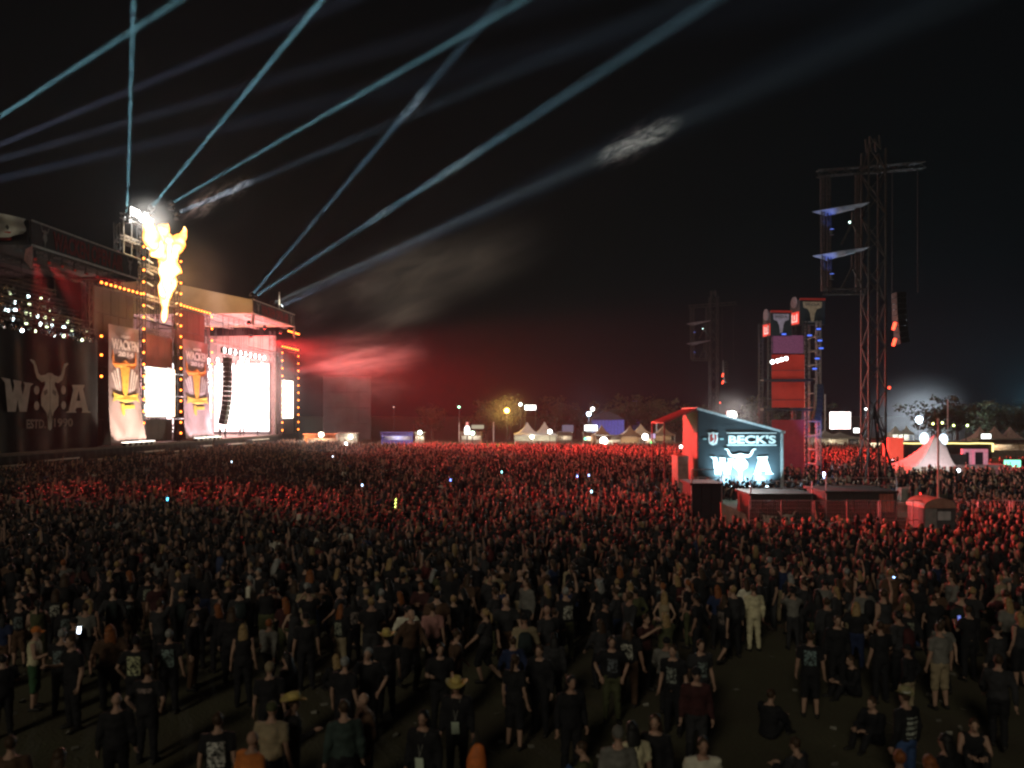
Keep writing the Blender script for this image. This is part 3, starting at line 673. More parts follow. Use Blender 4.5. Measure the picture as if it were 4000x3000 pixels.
# ------------------------------------------------------------------ sound tower of two sign boxes over red fabric
TY = 76.
ft = thing('sound_tower', 'scaffold sound tower with red fabric faces and two skull sign boxes on top', 'tower', G(3080, 0, TY)*1.0)
ft.location.z = 0
tx0, tx1, tx2 = G(3015, 0, TY).x, G(3142, 0, TY).x, G(3200, 0, TY).x
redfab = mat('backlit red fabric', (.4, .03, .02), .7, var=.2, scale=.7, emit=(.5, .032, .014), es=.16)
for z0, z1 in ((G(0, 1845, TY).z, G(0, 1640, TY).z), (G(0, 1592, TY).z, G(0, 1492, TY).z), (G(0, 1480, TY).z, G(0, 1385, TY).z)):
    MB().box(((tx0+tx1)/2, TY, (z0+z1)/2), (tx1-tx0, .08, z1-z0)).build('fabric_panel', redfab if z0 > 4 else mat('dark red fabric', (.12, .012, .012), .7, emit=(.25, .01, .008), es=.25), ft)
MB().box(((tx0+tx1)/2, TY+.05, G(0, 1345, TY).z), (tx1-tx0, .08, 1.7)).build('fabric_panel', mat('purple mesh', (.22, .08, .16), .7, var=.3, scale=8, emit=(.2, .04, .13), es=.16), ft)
for x in (tx0-.1, tx1+.1, tx2):
    for y in (TY+.2, TY+3): MB().truss((x, y, 0), (x, y, 15.2), .35, .035).build('scaffold_leg', steel if x > tx1+.2 else darksteel, ft)
for z in np.arange(1.6, 15.4, 1.35):
    MB().bar((tx1+.1, TY+.15, z), (tx2+.2, TY+.15, z), .09).build('scaffold_rung', steel, ft)
    MB().bar((tx2, TY+.1, z), (tx2, TY+3.1, z), .09).build('scaffold_rung', steel, ft)
for py in (1486, 1600):
    z = G(0, py, TY).z; MB().box(((tx0+tx1)/2-.3, TY-.5, z), (tx1-tx0+1.6, 1.1, .16)).build('catwalk', darksteel, ft)
    MB().bar((tx0-1.1, TY-1, z+.9), (tx1+.5, TY-1, z+.9), .06).build('catwalk_rail', darksteel, ft)
def sign_box(px0, px1, px2, pyt, pyb, dY, board):
    a = G(px0, 0, TY+dY+1.4).x; b = G(px1, 0, TY+dY-.2).x; c = G(px2, 0, TY+dY).x; zt = G(0, pyt, TY).z; zb = G(0, pyb, TY).z; y = TY+dY
    bx = MB(); bx.prism([(b, y-.2, zb), (c, y, zb), (c+.2, y+1.5, zb), (a, y+1.5, zb)], (0, 0, zt-zb)); s = bx.build('sign_box', kdark, ft)
    u = Vector((c-b, .2, 0)); un = Vector((0, -1, 0)); o = Vector((b, y-.2, zb))+un*.02
    put_poly(MB(), [(.12, .92), (.88, .92), (.86, .68), (.68, .62), (.6, .45), (.55, .08), (.45, .08), (.4, .45), (.32, .62), (.14, .68)], o, u, UZ*(zt-zb), un, .03).build('skull_emblem', board, s)
    put_text(MB(), 'W:O:A', o+u*.2+UZ*(zt-zb)*.74+un*.032, u*.6, UZ*(zt-zb)*.13, un, .01, .03).build('lettering', mat('sign lettering', (.12, .1, .1), .6), s)
    v = Vector((a-b, 1.7, 0)); un2 = v.cross(UZ).normalized(); un2 = un2 if un2.x < 0 else -un2; o2 = Vector((b, y-.2, zb))+un2*.02
    sd_ = put_poly(MB(), [(.05, .02), (.95, .02), (.95, .52), (.05, .52)], o2, v, UZ*(zt-zb), un2, .03).build('side_sign', mat('lit red sign', (.5, .05, .04), .6, emit=(.9, .05, .03), es=.9), s)
    for x0, x1, z0, z1 in ((.2, .3, .1, .44), (.7, .8, .1, .44), (.44, .56, .2, .4), (.2, .8, .1, .16)):
        put_poly(MB(), [(x0, z0), (x1, z0), (x1, z1), (x0, z1)], o2+un2*.034, v, UZ*(zt-zb), un2, .015).build('sign_bar', mat('lit pale sign', (.7, .5, .5), .6, emit=(1, .6, .55), es=.9), sd_)
    put_disc(MB(), o2+v*.5+UZ*(zt-zb)*.93, .55, .55, un2, v.normalized(), UZ, .1, 20).build('round_sign', mat('pale round sign', (.2, .18, .22), .6), s)
    MB().bar(Vector((b, y-.25, zt+.05)), Vector((c, y-.05, zt+.05)), .2).build('top_bar', vinylred, s)
sign_box(2982, 3010, 3092, 1220, 1312, 0, mat('lilac print', (.42, .38, .52), .6))
sign_box(3088, 3124, 3222, 1166, 1262, 1.0, mat('cream print', (.4, .33, .24), .6))
for i, px in enumerate((3017, 3037, 3053, 3071)):
    p = G(px, 1414-i*4.5, TY-1.0); r = thing('round_floodlight', 'round white floodlight in the row on the sound tower', 'floodlight', p, 'row of floodlights on the sound tower')
    put_disc(MB(), p, .2, .2, Vector((0, 1, 0)), Vector((1, 0, 0)), UZ, .3).build('housing', rubber, r); put_disc(MB(), p-Vector((0, .03, 0)), .17, .17, Vector((0, 1, 0)), Vector((1, 0, 0)), UZ, .02).build('lens', glow('round flood lens', (.95, 1, .97), 14), r)
    MB().bar(p+Vector((0, .2, 0)), p+Vector((0, .98, .1)), .06).build('bracket', darksteel, r)
spot(G(3017, 1412, TY-1.3), G(2300, 1350, 60), 700, (.9, .9, .8), 14, .8, .2)
for k, (px, py) in enumerate(((3195, 1285), (3200, 1330), (3205, 1360), (3190, 1400), (3180, 1440), (3190, 1600), (3160, 1310), (3060, 1305))):
    p = G(px, py, TY-.3); t_ = thing('par_light', 'small lamp with blue light clamped to the sound tower scaffold', 'stage light', p, 'blue lamps on the sound tower')
    MB().box(p, (.5, .3, .22)).build('head', rubber, t_); MB().box(p-Vector((0, .16, .02)), (.42, .03, .14)).build('lens', glow('blue lens', (.1, .2, 1), 1.3), t_); MB().bar(p, p+Vector((0, .5, 0)), .05).build('clamp', darksteel, t_)
for px in (3112, 3215):
    lamp_post(px, 1856, TY-2.5, (.45, .6, 1), 120, 'bluish floodlight at the foot of the sound tower %s' % ('beside the kiosk' if px < 3200 else 'under the scaffold'), .28, 25)
spot(G(3215, 1840, TY-2.2), G(3165, 1450, TY+.5), 5000, (.16, .25, 1), 50, .8, .3)
def hang_array(p, n, h, w, parent_label, lean):
    r = thing('line_array', parent_label, 'loudspeakers', p); q = Vector(p); ang = 0
    for k in range(n):
        ang += lean*(k/n); M = Matrix.Rotation(ang, 3, 'Y'); c = q-M @ UZ*(h/2)
        sb = MB().box(c, (w, w*1.3, h*.93), M).build('speaker_box', rubber, r); q = q-M @ UZ*h
        MB().box(c+Vector((0, -w*.66, 0)), (w*.9, .03, h*.7), M).build('grille', darksteel, sb)
    MB().bar(Vector(p), Vector(p)+UZ*.8, .08).build('hanger', darksteel, r); return r
hang_array(G(3198, 1500, TY-.4), 9, .38, .6, 'curved black loudspeaker column hanging from the sound tower scaffold', R(3.2))

# ------------------------------------------------------------------ delay masts
def make_mast():
    r = thing('delay_mast', 'x', 'mast')
    MB().truss((0, 0, 0), (0, 0, 26), 1.25, .055, 1.6).build('lattice_mast', mast_st, r)
    MB().truss((0, 0, 26), (-.1, 0, 27.0), .7, .05).build('mast_head', mast_st, r)
    MB().truss((-4.2, 0, 24.3), (3.8, 0, 24.9), .45, .04).build('top_arm', mast_st, r)
    MB().truss((-3.7, 0, 15.5), (-.4, 0, 15.5), .4, .035).build('lower_arm', mast_st, r)
    for x in (-3.75, -3.3, -1.2): MB().truss((x, 0, 15.5), (x*1.02, 0, 24.2), .22, .025).build('hanging_ladder', mast_st, r)
    for z in (21.6, 18.3):
        m = MB(); A = Vector((-4.6, 0, z-.15)); B = Vector((-.6, -.9, z+.35)); C = Vector((-.6, .9, z+.35)); D = Vector((-3.5, 0, z-.5)); E = Vector((-3.2, 0, z+.15))
        m.add([A, B, C, D, E], [(0, 3, 1), (0, 2, 3), (3, 2, 1), (0, 1, 4), (0, 4, 2), (4, 1, 2)]); m.build('sail_panel', mat('white sail fabric', (.22, .22, .26), .6), r)
        l = MB(); l.tube([(-3.3, -.5, z-2.0), (-3.3, -.5, z-1.6)], .16, 8); hd = l.build('uplight', rubber, r)
        MB().tube([(-3.3, -.5, z-1.6), (-3.3, -.5, z-1.57)], .14, 8).build('uplight_lens', glow('mast blue lens', (.15, .25, 1), 2), hd)
        m = MB(); m.bar((-2.4, 0, z-2.6), (-1.6, 0, z-1.0), .12); m.bar((-1.6, 0, z-1.0), (-.9, 0, z-2.2), .12); m.bar((-1.6, 0, z-1.0), (-1.6, 0, z-.1), .1); m.build('hanging_lamp', mast_st, r)
    for x in (1.4, 3.3): MB().bar((x, 0, 15.4), (x, 0, 24.6), .05).build('cable', darksteel, r)
    la = MB()
    for k in range(9):
        an = R(1.6*k); b = MB().box((1.9+.03*k*k*.12, 0, 15.2-.42*k), (.7, .9, .39), Matrix.Rotation(-an, 3, 'Y')).build('speaker_box', rubber, r)
    for z in (12.9, 11.7):
        MB().box((1.45, -.2, z), (.16, .16, .55), Matrix.Rotation(.3, 3, 'Y')).build('red_marker', glow('red marker', (1, .07, .03), 5), r)
    MB().ball((-1.9, -.3, 20.6), .07, 8, 5).build('status_lamp', glow('status lamp', (.7, 1, .9), 6), r)
    for x, y in ((-1.6, -1.6), (1.6, -1.6), (-1.6, 1.6), (1.6, 1.6)):
        MB().box((x, y, .5), (1.2, 1.2, 1)).build('ballast_block', mat('concrete', (.3, .29, .27), .9), r); MB().bar((x*.8, y*.8, .5), (0, 0, 7), .12).build('stay', darksteel, r)
    MB().ball((.9, -.6, 8.3), .1, 8, 5).build('warning_lamp', glow('red marker', (1, .07, .03), 5), r)
    return r
mast_st = mat('dull mast steel', (.05, .046, .044), .5, .5, scale=5)
m1 = make_mast(); m1.location = G(3412, 0, 60)*1.; m1.location.z = 0
tag(m1, 'very tall dark lattice mast with blue lit sails behind the fenced cabins', 'mast', 'delay masts')
m2 = copy_tree(m1); m2.location = (G(2788, 0, 134).x, 134, 0); tag(m2, 'distant lattice mast with pale sails behind the dark kiosk', 'mast', 'delay masts')
for z in (21.6, 18.3):
    p = m1.location; spot((p.x-3.3, p.y-.5, z-1.55), (p.x-3.6, p.y, z-.3), 130, (.12, .22, 1), 80, .8, .1)

# ------------------------------------------------------------------ stalls, pagoda tents, signs beyond the crowd
def pagoda(px, pyk, w, Y, m_, label, lit=0., lcol=(1, .85, .6), hw=2.3):
    p = G(px, pyk, Y); z = p.z; r = thing('pagoda_tent', label, 'tent', (p.x, p.y, 0))
    prof = [(1.0, 0), (.74, .12), (.5, .3), (.3, .52), (.13, .78), (.03, 1.0), (0, 1.02)]
    zz = max(z, 3.2); M = Matrix.Rotation(R(45), 3, 'Z'); h = MB()
    h.lathe((p.x, p.y, hw), [(a*w*.7071, b*(zz-hw)) for a, b in prof], 4, M); h.build('roof', m_, r)
    for sx in (-1, 1):
        for sy in (-1, 1): MB().bar((p.x+sx*w*.48, p.y+sy*w*.48, 0), (p.x+sx*w*.48, p.y+sy*w*.48, hw), .1).build('post', white, r)
    MB().box((p.x, p.y+w*.48, hw/2), (w*.96, .05, hw)).build('rear_wall', m_, r); MB().box((p.x-w*.48, p.y, hw/2), (.05, w*.9, hw)).build('side_wall', m_, r)
    MB().box((p.x, p.y-w*.5, hw-.15), (w, .05, .3)).build('valance', m_, r)
    MB().box((p.x, p.y-w*.42, .5), (w*.9, .4, 1.0)).build('counter', mat('counter board', (.25, .2, .15), .7), r)
    if lit: point((p.x, p.y-w*.1, hw-.35), lit, lcol, .3); MB().box((p.x, p.y, hw-.1), (1.2, .15, .08)).build('tube_lamp', glow('tube lamp', (1, .92, .75), 20), r)
    return r
tanc = mat('tan tent canvas', (.36, .25, .16), .75, var=.15)
pagoda(2060, 1650, 5.4, 165, white, 'white pagoda tent left of its twin beyond the crowd', 260)
pagoda(2127, 1648, 5.0, 165, white, 'white pagoda tent with floodlight on its right slope', 320)
pagoda(2350, 1660, 3.9, 158, tanc, 'tan pagoda tent in front of the blue lit barn', 160)
pagoda(2460, 1663, 4.6, 152, tanc, 'broad tan pagoda tent with a long lit counter', 300)
pagoda(2503, 1655, 4.0, 178, tanc, 'tan pagoda tent set back behind the broad one', 130)
pagoda(2590, 1662, 4.2, 165, tanc, 'tan pagoda tent beside the red lit slatted awning', 140)
for i, px in enumerate((3497, 3540)): pagoda(px, 1662, 2.0, 150, white, ('small white lit pagoda roof near the tall mast', 'small white lit pagoda roof near the dazzling floodlight')[i], 160, (1, 1, .95), 2.9)
for i, (px, py) in enumerate(((3828, 1668), (3885, 1666), (3945, 1668))): pagoda(px, py, 4.0, 125, mat('pinkish canvas', (.4, .26, .24), .7), ('pinkish pagoda tent beside a white lit sign', 'pinkish pagoda tent between two others on the right', 'pinkish pagoda tent at the end of the row')[i], 60, (1, .6, .4))
for i, (px, py, w, Y) in enumerate(((3222, 1682, 6, 140), (3280, 1688, 5, 142))): pagoda(px, py, w, Y, mat('grey canvas', (.45, .43, .4), .7), ('low grey tent with warm lights beyond the sound tower', 'low grey tent under the big bright screen')[i], 220, (1, .8, .5), 2.4)

def stall(px0, px1, pyt, Y, label, lit=150, lcol=(1, .85, .65), m_=None, hw=None):
    a = G(px0, pyt, Y); b = G(px1, pyt, Y); z = max(a.z, 2.6); c = (a.x+b.x)/2; w = b.x-a.x; r = thing('market_stall', label, 'stall', (c, Y, 0)); m_ = m_ or mat('stall board', (.2, .17, .14), .7)
    MB().box((c, Y+1.6, z/2), (w, .1, z)).build('rear_wall', mat('pale stall wall', (.5, .45, .38), .7), r)
    for s in (-1, 1): MB().box((c+s*(w/2-.05), Y+.8, z/2), (.1, 1.6, z)).build('side_wall', m_, r)
    MB().box((c, Y+.6, z+.08), (w+.4, 2.8, .16)).build('roof', m_, r); MB().box((c, Y-.1, z-.35), (w, .08, .7)).build('front_board', m_, r); MB().box((c, Y, .55), (w, .5, 1.1)).build('counter', m_, r)
    MB().box((c, Y+1, z-.15), (w*.6, .15, .08)).build('tube_lamp', glow('tube lamp', (1, .92, .75), 20), r)
    if lit: point((c, Y+.7, z-.6), lit, lcol, .25)
    return r
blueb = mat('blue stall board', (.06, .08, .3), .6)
stall(1190, 1312, 1702, 150, 'orange lit container stall at the end of the stages', 180, (1, .6, .3), mat('orange board', (.5, .16, .06), .6))
stall(1320, 1395, 1712, 158, 'pale low stall beside the orange container', 60, (1, .9, .8))
stall(1490, 1612, 1716, 165, 'long low stall glowing blue beyond the crowd', 120, (.25, .35, 1), blueb)
stall(1622, 1656, 1708, 165, 'narrow stall blazing white beyond the crowd', 420, (1, .98, .85))
stall(1800, 1880, 1702, 168, 'stall under the bottle shaped sign', 220, (.9, .95, .9))
stall(2180, 2235, 1700, 165, 'dark stall between white and tan tents', 60)
stall(2280, 2330, 1692, 160, 'stall under a blank white lit board', 300)
stall(2330, 2425, 1722, 140, 'stall with two blazing openings before the tan tents', 420, (1, .9, .72))
stall(2520, 2560, 1700, 150, 'stall with a round white lamp beside tan tents', 280)
stall(3390, 3480, 1728, 125, 'stall with pale lights behind the tall mast', 200)
stall(3820, 4010, 1722, 118, 'long stall row with orange lights on the right', 90, (1, .55, .25))
stall(3130, 3210, 1700, 150, 'low stall with warm lights behind the sound tower', 160, (1, .8, .5))

def board(px0, py0, px1, py1, Y, m_, label, legs=True, name='lit_sign', cat='sign', back=.15):
    a = G(px0, py1, Y); b = G(px1, py0, Y); r = thing(name, label, cat, ((a.x+b.x)/2, Y, 0))
    MB().box(((a.x+b.x)/2, Y+back/2+.02, (a.z+b.z)/2), (b.x-a.x+.2, back, b.z-a.z+.2)).build('frame', rubber, r)
    MB().box(((a.x+b.x)/2, Y, (a.z+b.z)/2), (b.x-a.x, .03, b.z-a.z)).build('face', m_, r)
    if legs:
        for x in (a.x+.1, b.x-.1): MB().bar((x, Y+.1, 0), (x, Y+.1, a.z), .1).build('leg', darksteel, r)
    return r
board(2050, 1583, 2093, 1601, 172, glow('sign white', (.95, 1, .95), 5), 'rounded white lit sign on tall legs behind the pagodas')
board(1842, 1660, 1890, 1675, 165, glow('sign cream dim', (.75, .72, .5), .55), 'dim cream sign board beside the bottle shaped sign')
board(2284, 1661, 2333, 1682, 159, glow('sign white', (.95, 1, .95), 5), 'blank white lit board over a stall near tan tents')
board(2196, 1660, 2240, 1686, 166, glow('sign violet dim', (.3, .25, .34), .5), 'dim violet grey notice board beyond the crowd')
board(3242, 1610, 3322, 1675, 190, screen_mat('far screen picture', (1, .93, .9), (1, .7, .65), 6, .5), 'big white video screen far beyond the sound tower', name='video_screen', cat='screen')
board(3335, 1673, 3356, 1690, 170, glow('sign white', (.95, 1, .95), 5), 'little white lit sign right of the far video screen')
board(3922, 1797, 3987, 1825, 84, glow('sign green', (.25, 1, .6), 2.2), 'green lit rectangular sign over the bars on the right')
board(3834, 1696, 3870, 1716, 120, glow('sign white', (.95, 1, .95), 5), 'white lit sign before the pinkish pagoda tents')
board(2543, 1694, 2560, 1712, 149, glow('sign violet', (.7, .5, .8), 1.0), 'small violet framed sign between tan tents')
# bottle shaped sign
p = G(1825, 1697, 164); bs = thing('bottle_sign', 'white glowing bottle shaped sign with red neck', 'sign', (p.x, p.y, 0))
MB().lathe(p, [(0, 0), (.5, 0), (.55, .2), (.55, 1.2), (.3, 1.7)], 12).build('bottle_body', glow('bottle white', (1, 1, .92), 4), bs)
MB().lathe(p, [(.3, 1.7), (.22, 2.2), (.24, 2.5), (0, 2.52)], 12).build('bottle_neck', glow('bottle red', (1, .35, .3), 1.2), bs); MB().bar((p.x, p.y, 0), p, .2).build('post', darksteel, bs)
# plain poles
for px, py, Y, lab in ((1794, 1650, 160, 'pale pole beside the bottle sign'), (1928, 1648, 160, 'pale pole left of the white pagodas'), (3702, 1560, 160, 'thin pale pole behind the round tree'), (3223, 1540, 150, 'thin dim pole left of the far screen'), (2565, 1640, 170, 'thin pole behind the tan pagoda tents')):
    q = G(px, py, Y); tag(MB().tube([(q.x, q.y, 0), q], .12, 6).build('pole', mat('pale pole', (.4, .38, .36), .6), loc=(q.x, q.y, 0)), lab, 'pole')
# lamps
for a in ((1255, 1698, 146, (1, .86, .62), 8000, 'dazzling warm lamp over the orange container', .45, 60), (1370, 1706, 158, (.95, 1, .85), 300, 'round white lamp above the pale low stall', .4, 14), (1350, 1735, 140, (1, .95, .9), 160, 'low white lamp before the pale stall', .35, 14),
          (1640, 1690, 164, (.8, 1, .8), 250, 'greenish white lamp over the narrow blazing stall', .4, 14), (1793, 1590, 185, (.45, 1, .65), 40, 'little green lamp high above the bottle sign', .22, 8), (1538, 1590, 190, (1, .9, .8), 0, 'tiny pale lamp in the dark right of the red smoke', .12, 2),
          (1980, 1604, 170, (1, .58, .1), 9000, 'amber street lamp glowing left of the white pagodas', .5, 30), (2033, 1580, 176, (.85, 1, .9), 200, 'small white lamp beside the rounded lit sign', .3, 14), (2148, 1686, 160, (1, 1, .9), 260, 'round white floodlight on the pagoda slope', .42, 20),
          (1846, 1692, 163, (.7, 1, .75), 150, 'round greenish lamp under the cream sign', .38, 12), (2300, 1617, 168, (.6, .8, 1), 4000, 'bluish white floodlight beside the blue lit barn', .45, 30), (2315, 1598, 172, (1, .98, .85), 3000, 'white floodlight above the blue lit barn', .36, 20),
          (2078, 1706, 163, (1, .95, .8), 150, 'white lamp in the mouth of the first pagoda', .4, 14), (2520, 1706, 148, (1, .95, .88), 420, 'large round white lamp before the tan tents', .55, 20), (2358, 1722, 139, (1, .95, .8), 300, 'round dazzling lamp over the two blazing openings', .65, 14),
          (3590, 1640, 175, (.72, .88, 1), 17000, 'dazzling bluish floodlight left of the round tree', .8, 80), (3382, 1598, 160, (.8, 1, .95), 90, 'small pale lamp right of the tall mast', .2, 10),
          (3644, 1655, 120, (.9, 1, .3), 40, 'yellow green lamp nearest the pole by the round tree', .16, 8), (3680, 1652, 120, (.9, 1, .35), 40, 'yellow green lamp before the round tree crown', .16, 8), (3725, 1662, 120, (.8, 1, .3), 40, 'yellow green lamp right of the round tree crown', .16, 8), (3778, 1662, 120, (.8, 1, .4), 40, 'yellow green lamp at the end of the lamp row', .17, 8),
          (3485, 1800, 92, (.95, .98, 1), 60, 'small white lamp at the corner of the outlined bar', .16, 14), (3743, 1838, 76, (.9, .95, 1), 40, 'round bluish lamp over the bar counter', .17, 12), (2660, 1745, 110, (1, 1, .9), 80, 'white lamp beside the red lit slatted kiosk', .2, 14),
          (4035, 1570, 185, (.25, .75, .9), 22000, 'teal floodlight past the end of the tents', .7, 40), (2545, 1728, 146, (.1, 1, .2), 10, 'tiny green lamp under the violet sign', .2, 4), (2287, 1714, 150, (.15, 1, .5), 15, 'green lamp beside the two blazing openings', .25, 4), (3611, 1868, 74, (.1, 1, .25), 8, 'tiny green lamp beside the white marquee', .1, 5)):
    lamp_post(*a)
# blue lit barn and dark backstage blocks
p = G(2375, 0, 186); w_ = 7.5; bb = thing('barn', 'dark barn with gable lit deep blue beyond the tents', 'building', (p.x, 186, 0)); z0 = G(0, 1640, 186).z; z1 = G(0, 1612, 186).z
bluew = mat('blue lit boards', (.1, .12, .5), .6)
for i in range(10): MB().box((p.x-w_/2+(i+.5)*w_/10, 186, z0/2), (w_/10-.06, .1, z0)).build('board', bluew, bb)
MB().prism([(p.x-w_/2-.5, 185.6, z0), (p.x+w_/2+.5, 185.6, z0), (p.x, 185.6, z1+.4)], (0, 9, 0)).build('roof', mat('dark tiles', (.03, .03, .035), .8), bb)
MB().box((p.x, 191, z0/2), (w_-.2, 8, z0)).build('rear_block', mat('dark barn wall', (.04, .04, .05), .8), bb)
spot((p.x-1, 176, 1.2), (p.x, 186, 4.5), 700, (.08, .12, 1), 70, .8, .3)
for k, (px0, px1, pt, Y, lab) in enumerate(((1262, 1448, 1470, 205, 'tall pale scaffold block wrapped in sheeting behind the stages'), (2470, 2500, 1565, 230, 'dark tall block faintly blue beyond the tan tents'))):
    a = G(px0, pt, Y); b = G(px1, pt, Y); r = thing('scaffold_block', lab, 'scaffold', ((a.x+b.x)/2, Y, 0)); n = 4 if k == 0 else 2
    for i in range(n):
        for j in range(4):
            MB().box((a.x+(b.x-a.x)*(i+.5)/n, Y, a.z*(j+.5)/4), ((b.x-a.x)/n-.06, .2, a.z/4-.06)).build('sheet', mat('grey sheeting', (.12, .105, .13), .7, scale=.3) if k == 0 else blueb, r)
    for i in range(n+1): MB().bar((a.x+(b.x-a.x)*i/n, Y+.3, 0), (a.x+(b.x-a.x)*i/n, Y+.3, a.z), .15).build('standard', darksteel, r)

# ------------------------------------------------------------------ trees on the far edge
leafm = mat('night foliage', (.04, .05, .02), .8, var=.4, scale=.6); barkm = mat('bark', (.08, .06, .045), .9)
def make_tree(seed):
    rr = random.Random(seed); r = thing('tree', 'x', 'tree'); t = MB(); t.tube([(0, 0, 0), (.1, 0, 1.6), (0, .1, 3.2), (.1, 0, 5.2)], [.38, .3, .24, .1], 8)
    for k in range(6):
        an = k*1.05+rr.random(); t.tube([(0, 0, 2+.4*k), (math.cos(an)*1.1, math.sin(an)*1.1, 3.2+.45*k), (math.cos(an)*2.2, math.sin(an)*2.2, 4.4+.4*k)], [.14, .09, .03], 6)
    t.build('trunk', barkm, r); c = MB()
    cl = [(rr.gauss(0, 1.5), rr.gauss(0, 1.5), 4.6+rr.gauss(0, 1.2), rr.uniform(.7, 1.4)) for _ in range(34)]
    for x, y, z, s in cl:
        for _ in range(46):
            d = Vector((rr.gauss(0, 1), rr.gauss(0, 1), rr.gauss(0, .8))).normalized()*s*rr.uniform(.5, 1); q = Vector((x, y, z))+d
            u = Vector((rr.gauss(0, 1), rr.gauss(0, 1), rr.gauss(0, 1))).normalized()*.22; v = d.orthogonal().normalized()*.2
            c.add([q-u, q+v, q+u, q-v], [(0, 1, 2, 3)])
    c.build('crown', leafm, r); return r
tp = [make_tree(2), make_tree(8)]; tu = [0, 0]
for k, (px, Y, s, lab) in enumerate(((1900, 196, 1.1, 'dark tree under the amber street lamp'), (1990, 200, 1.5, 'tree lit yellowish by the amber street lamp'), (2170, 205, 1.4, 'dark tree behind the second white pagoda'), (2245, 210, 1.2, 'dark tree left of the blue lit barn'), (2440, 204, 1.45, 'dark tree right of the blue lit barn'), (2540, 206, 1.5, 'dark tree behind the tan pagoda tents'), (2625, 200, 1.3, 'dark tree behind the red lit slatted awning'), (1690, 208, 1.2, 'dark tree behind the narrow blazing stall'),
                                (3665, 165, 1.3, 'round dark tree right of the dazzling floodlight'), (3735, 167, 1.25, 'round dark tree behind the yellow green lamps'), (3880, 172, 1.2, 'dark tree behind the pinkish pagoda tents'), (3980, 175, 1.25, 'dark tree at the end of the pinkish tents'), (2950, 200, 1.4, 'dark tree behind the kiosk roof'), (3130, 205, 1.4, 'dark tree behind the sound tower'))):
    t = tp[k % 2] if not tu[k % 2] else copy_tree(tp[k % 2]); tu[k % 2] = 1
    t.location = (G(px, 0, Y).x, Y, 0); t.rotation_euler = (0, 0, k*1.3); t.scale = (s*1.15, s*1.15, s); tag(t, lab, 'tree', 'trees beyond the field')

# ------------------------------------------------------------------ right: marquee, bars, outlined hall
MY = 78.
pm = G(3650, 1695, MY); mq = thing('marquee', 'white marquee with a tall swept peak beside the bar', 'tent', (pm.x, MY, 0))
def sweep(t): return t**1.9
xl = G(3508, 0, MY).x; ze = G(0, 1817, MY).z
def roof(u, v):
    x = xl+(pm.x+.8-xl)*u; y = MY-2.6+5.2*v
    d = max(abs(x-pm.x)/(pm.x-xl), abs(v-.5)*2*.98); d = min(1, d); return Vector((x, y, ze+(pm.z-ze)*(1-d)**1.75))
rm = MB(); rm.grid(roof, 30, 20); rm.build('roof', mat('white marquee canvas', (.75, .68, .68), .6, var=.08), mq, smooth=True)
for i in range(5): MB().box((xl+.45*0+i*.02+.02, MY-2.1+i*1.05, ze/2+.1), (.05, .9, ze-.1)).build('wall_sheet', white, mq)
for x in (xl+.05, pm.x-.6): 
    for y in (MY-2.55, MY+2.55): MB().bar((x, y, 0), (x, y, ze), .12).build('post', white, mq)
MB().box(((xl+pm.x)/2, MY-2.6, ze-.2), (pm.x-xl, .06, .45)).build('valance', white, mq)
point((pm.x-1.4, MY-4.4, 3.0), 420, (1, .8, .82), .4)
BY = 80.
bx0, bx1 = G(3592, 0, BY).x, G(3905, 0, BY).x; bt = G(0, 1812, BY).z; bb_ = G(0, 1838, BY).z
br = thing('bar_pavilion', 'long low bar with pale roof band and glowing cream counter', 'bar', ((bx0+bx1)/2, BY, 0))
MB().box(((bx0+bx1)/2, BY, (bt+bb_)/2), (bx1-bx0, 4, bt-bb_)).build('roof_band', mat('greyish pink board', (.38, .3, .3), .6), br)
MB().box(((bx0+bx1)/2, BY+1.9, bb_/2), (bx1-bx0, .1, bb_)).build('rear_wall', mat('cream back wall', (.7, .62, .45), .6), br)
for i in range(9): MB().bar((bx0+(bx1-bx0)*i/8, BY-1.8, 0), (bx0+(bx1-bx0)*i/8, BY-1.8, bb_), .12).build('post', darksteel, br)
MB().box(((bx0+bx1)/2, BY-1.5, .5), (bx1-bx0, .5, 1.0)).build('counter', wood, br)
for x in (3650, 3690, 3725, 3860):
    q = G(x, 0, BY).x; MB().box((q, BY+.4, bb_-.12), (.9, .2, .08)).build('tube_lamp', glow('tube lamp', (1, .92, .75), 20), br); point((q, BY+.3, bb_-.5), 260, (1, .86, .6), .2)
MB().box((G(3675, 0, BY).x, BY-1.2, G(0, 1795, BY).z), (3.6, .3, 1.2)).build('dark_board', mat('dark menu board', (.05, .045, .045), .7), br)
for i, (x0, x1) in enumerate(((3762, 3795), (3800, 3850))):
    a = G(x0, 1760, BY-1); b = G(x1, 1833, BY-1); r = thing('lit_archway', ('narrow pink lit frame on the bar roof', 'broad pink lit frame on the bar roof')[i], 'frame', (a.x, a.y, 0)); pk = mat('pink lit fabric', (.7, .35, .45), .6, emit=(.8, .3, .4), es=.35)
    for x in (a.x, b.x): MB().bar((x, a.y, b.z-.3), (x, a.y, a.z), .3).build('upright', pk, r)
    MB().bar((a.x-.15, a.y, a.z), (b.x+.15, a.y, a.z), .3).build('top_bar', pk, r); MB().box(((a.x+b.x)/2, a.y+.2, (a.z+b.z)/2), (b.x-a.x, .05, a.z-b.z)).build('dark_sheet', kdark, r)
q = G(3860, 1840, BY-2); tag(MB().box(q, (4.6, 2.2, .35), Matrix.Rotation(.1, 3, 'X')).build('pink_awning', mat('pink awning cloth', (.6, .25, .3), .7), loc=q), 'flat pink awning beneath the green sign', 'awning')
HYY = 96.
hx0, hx1 = G(3503, 0, HYY).x, G(3877, 0, HYY).x; hz = G(0, 1732, HYY).z
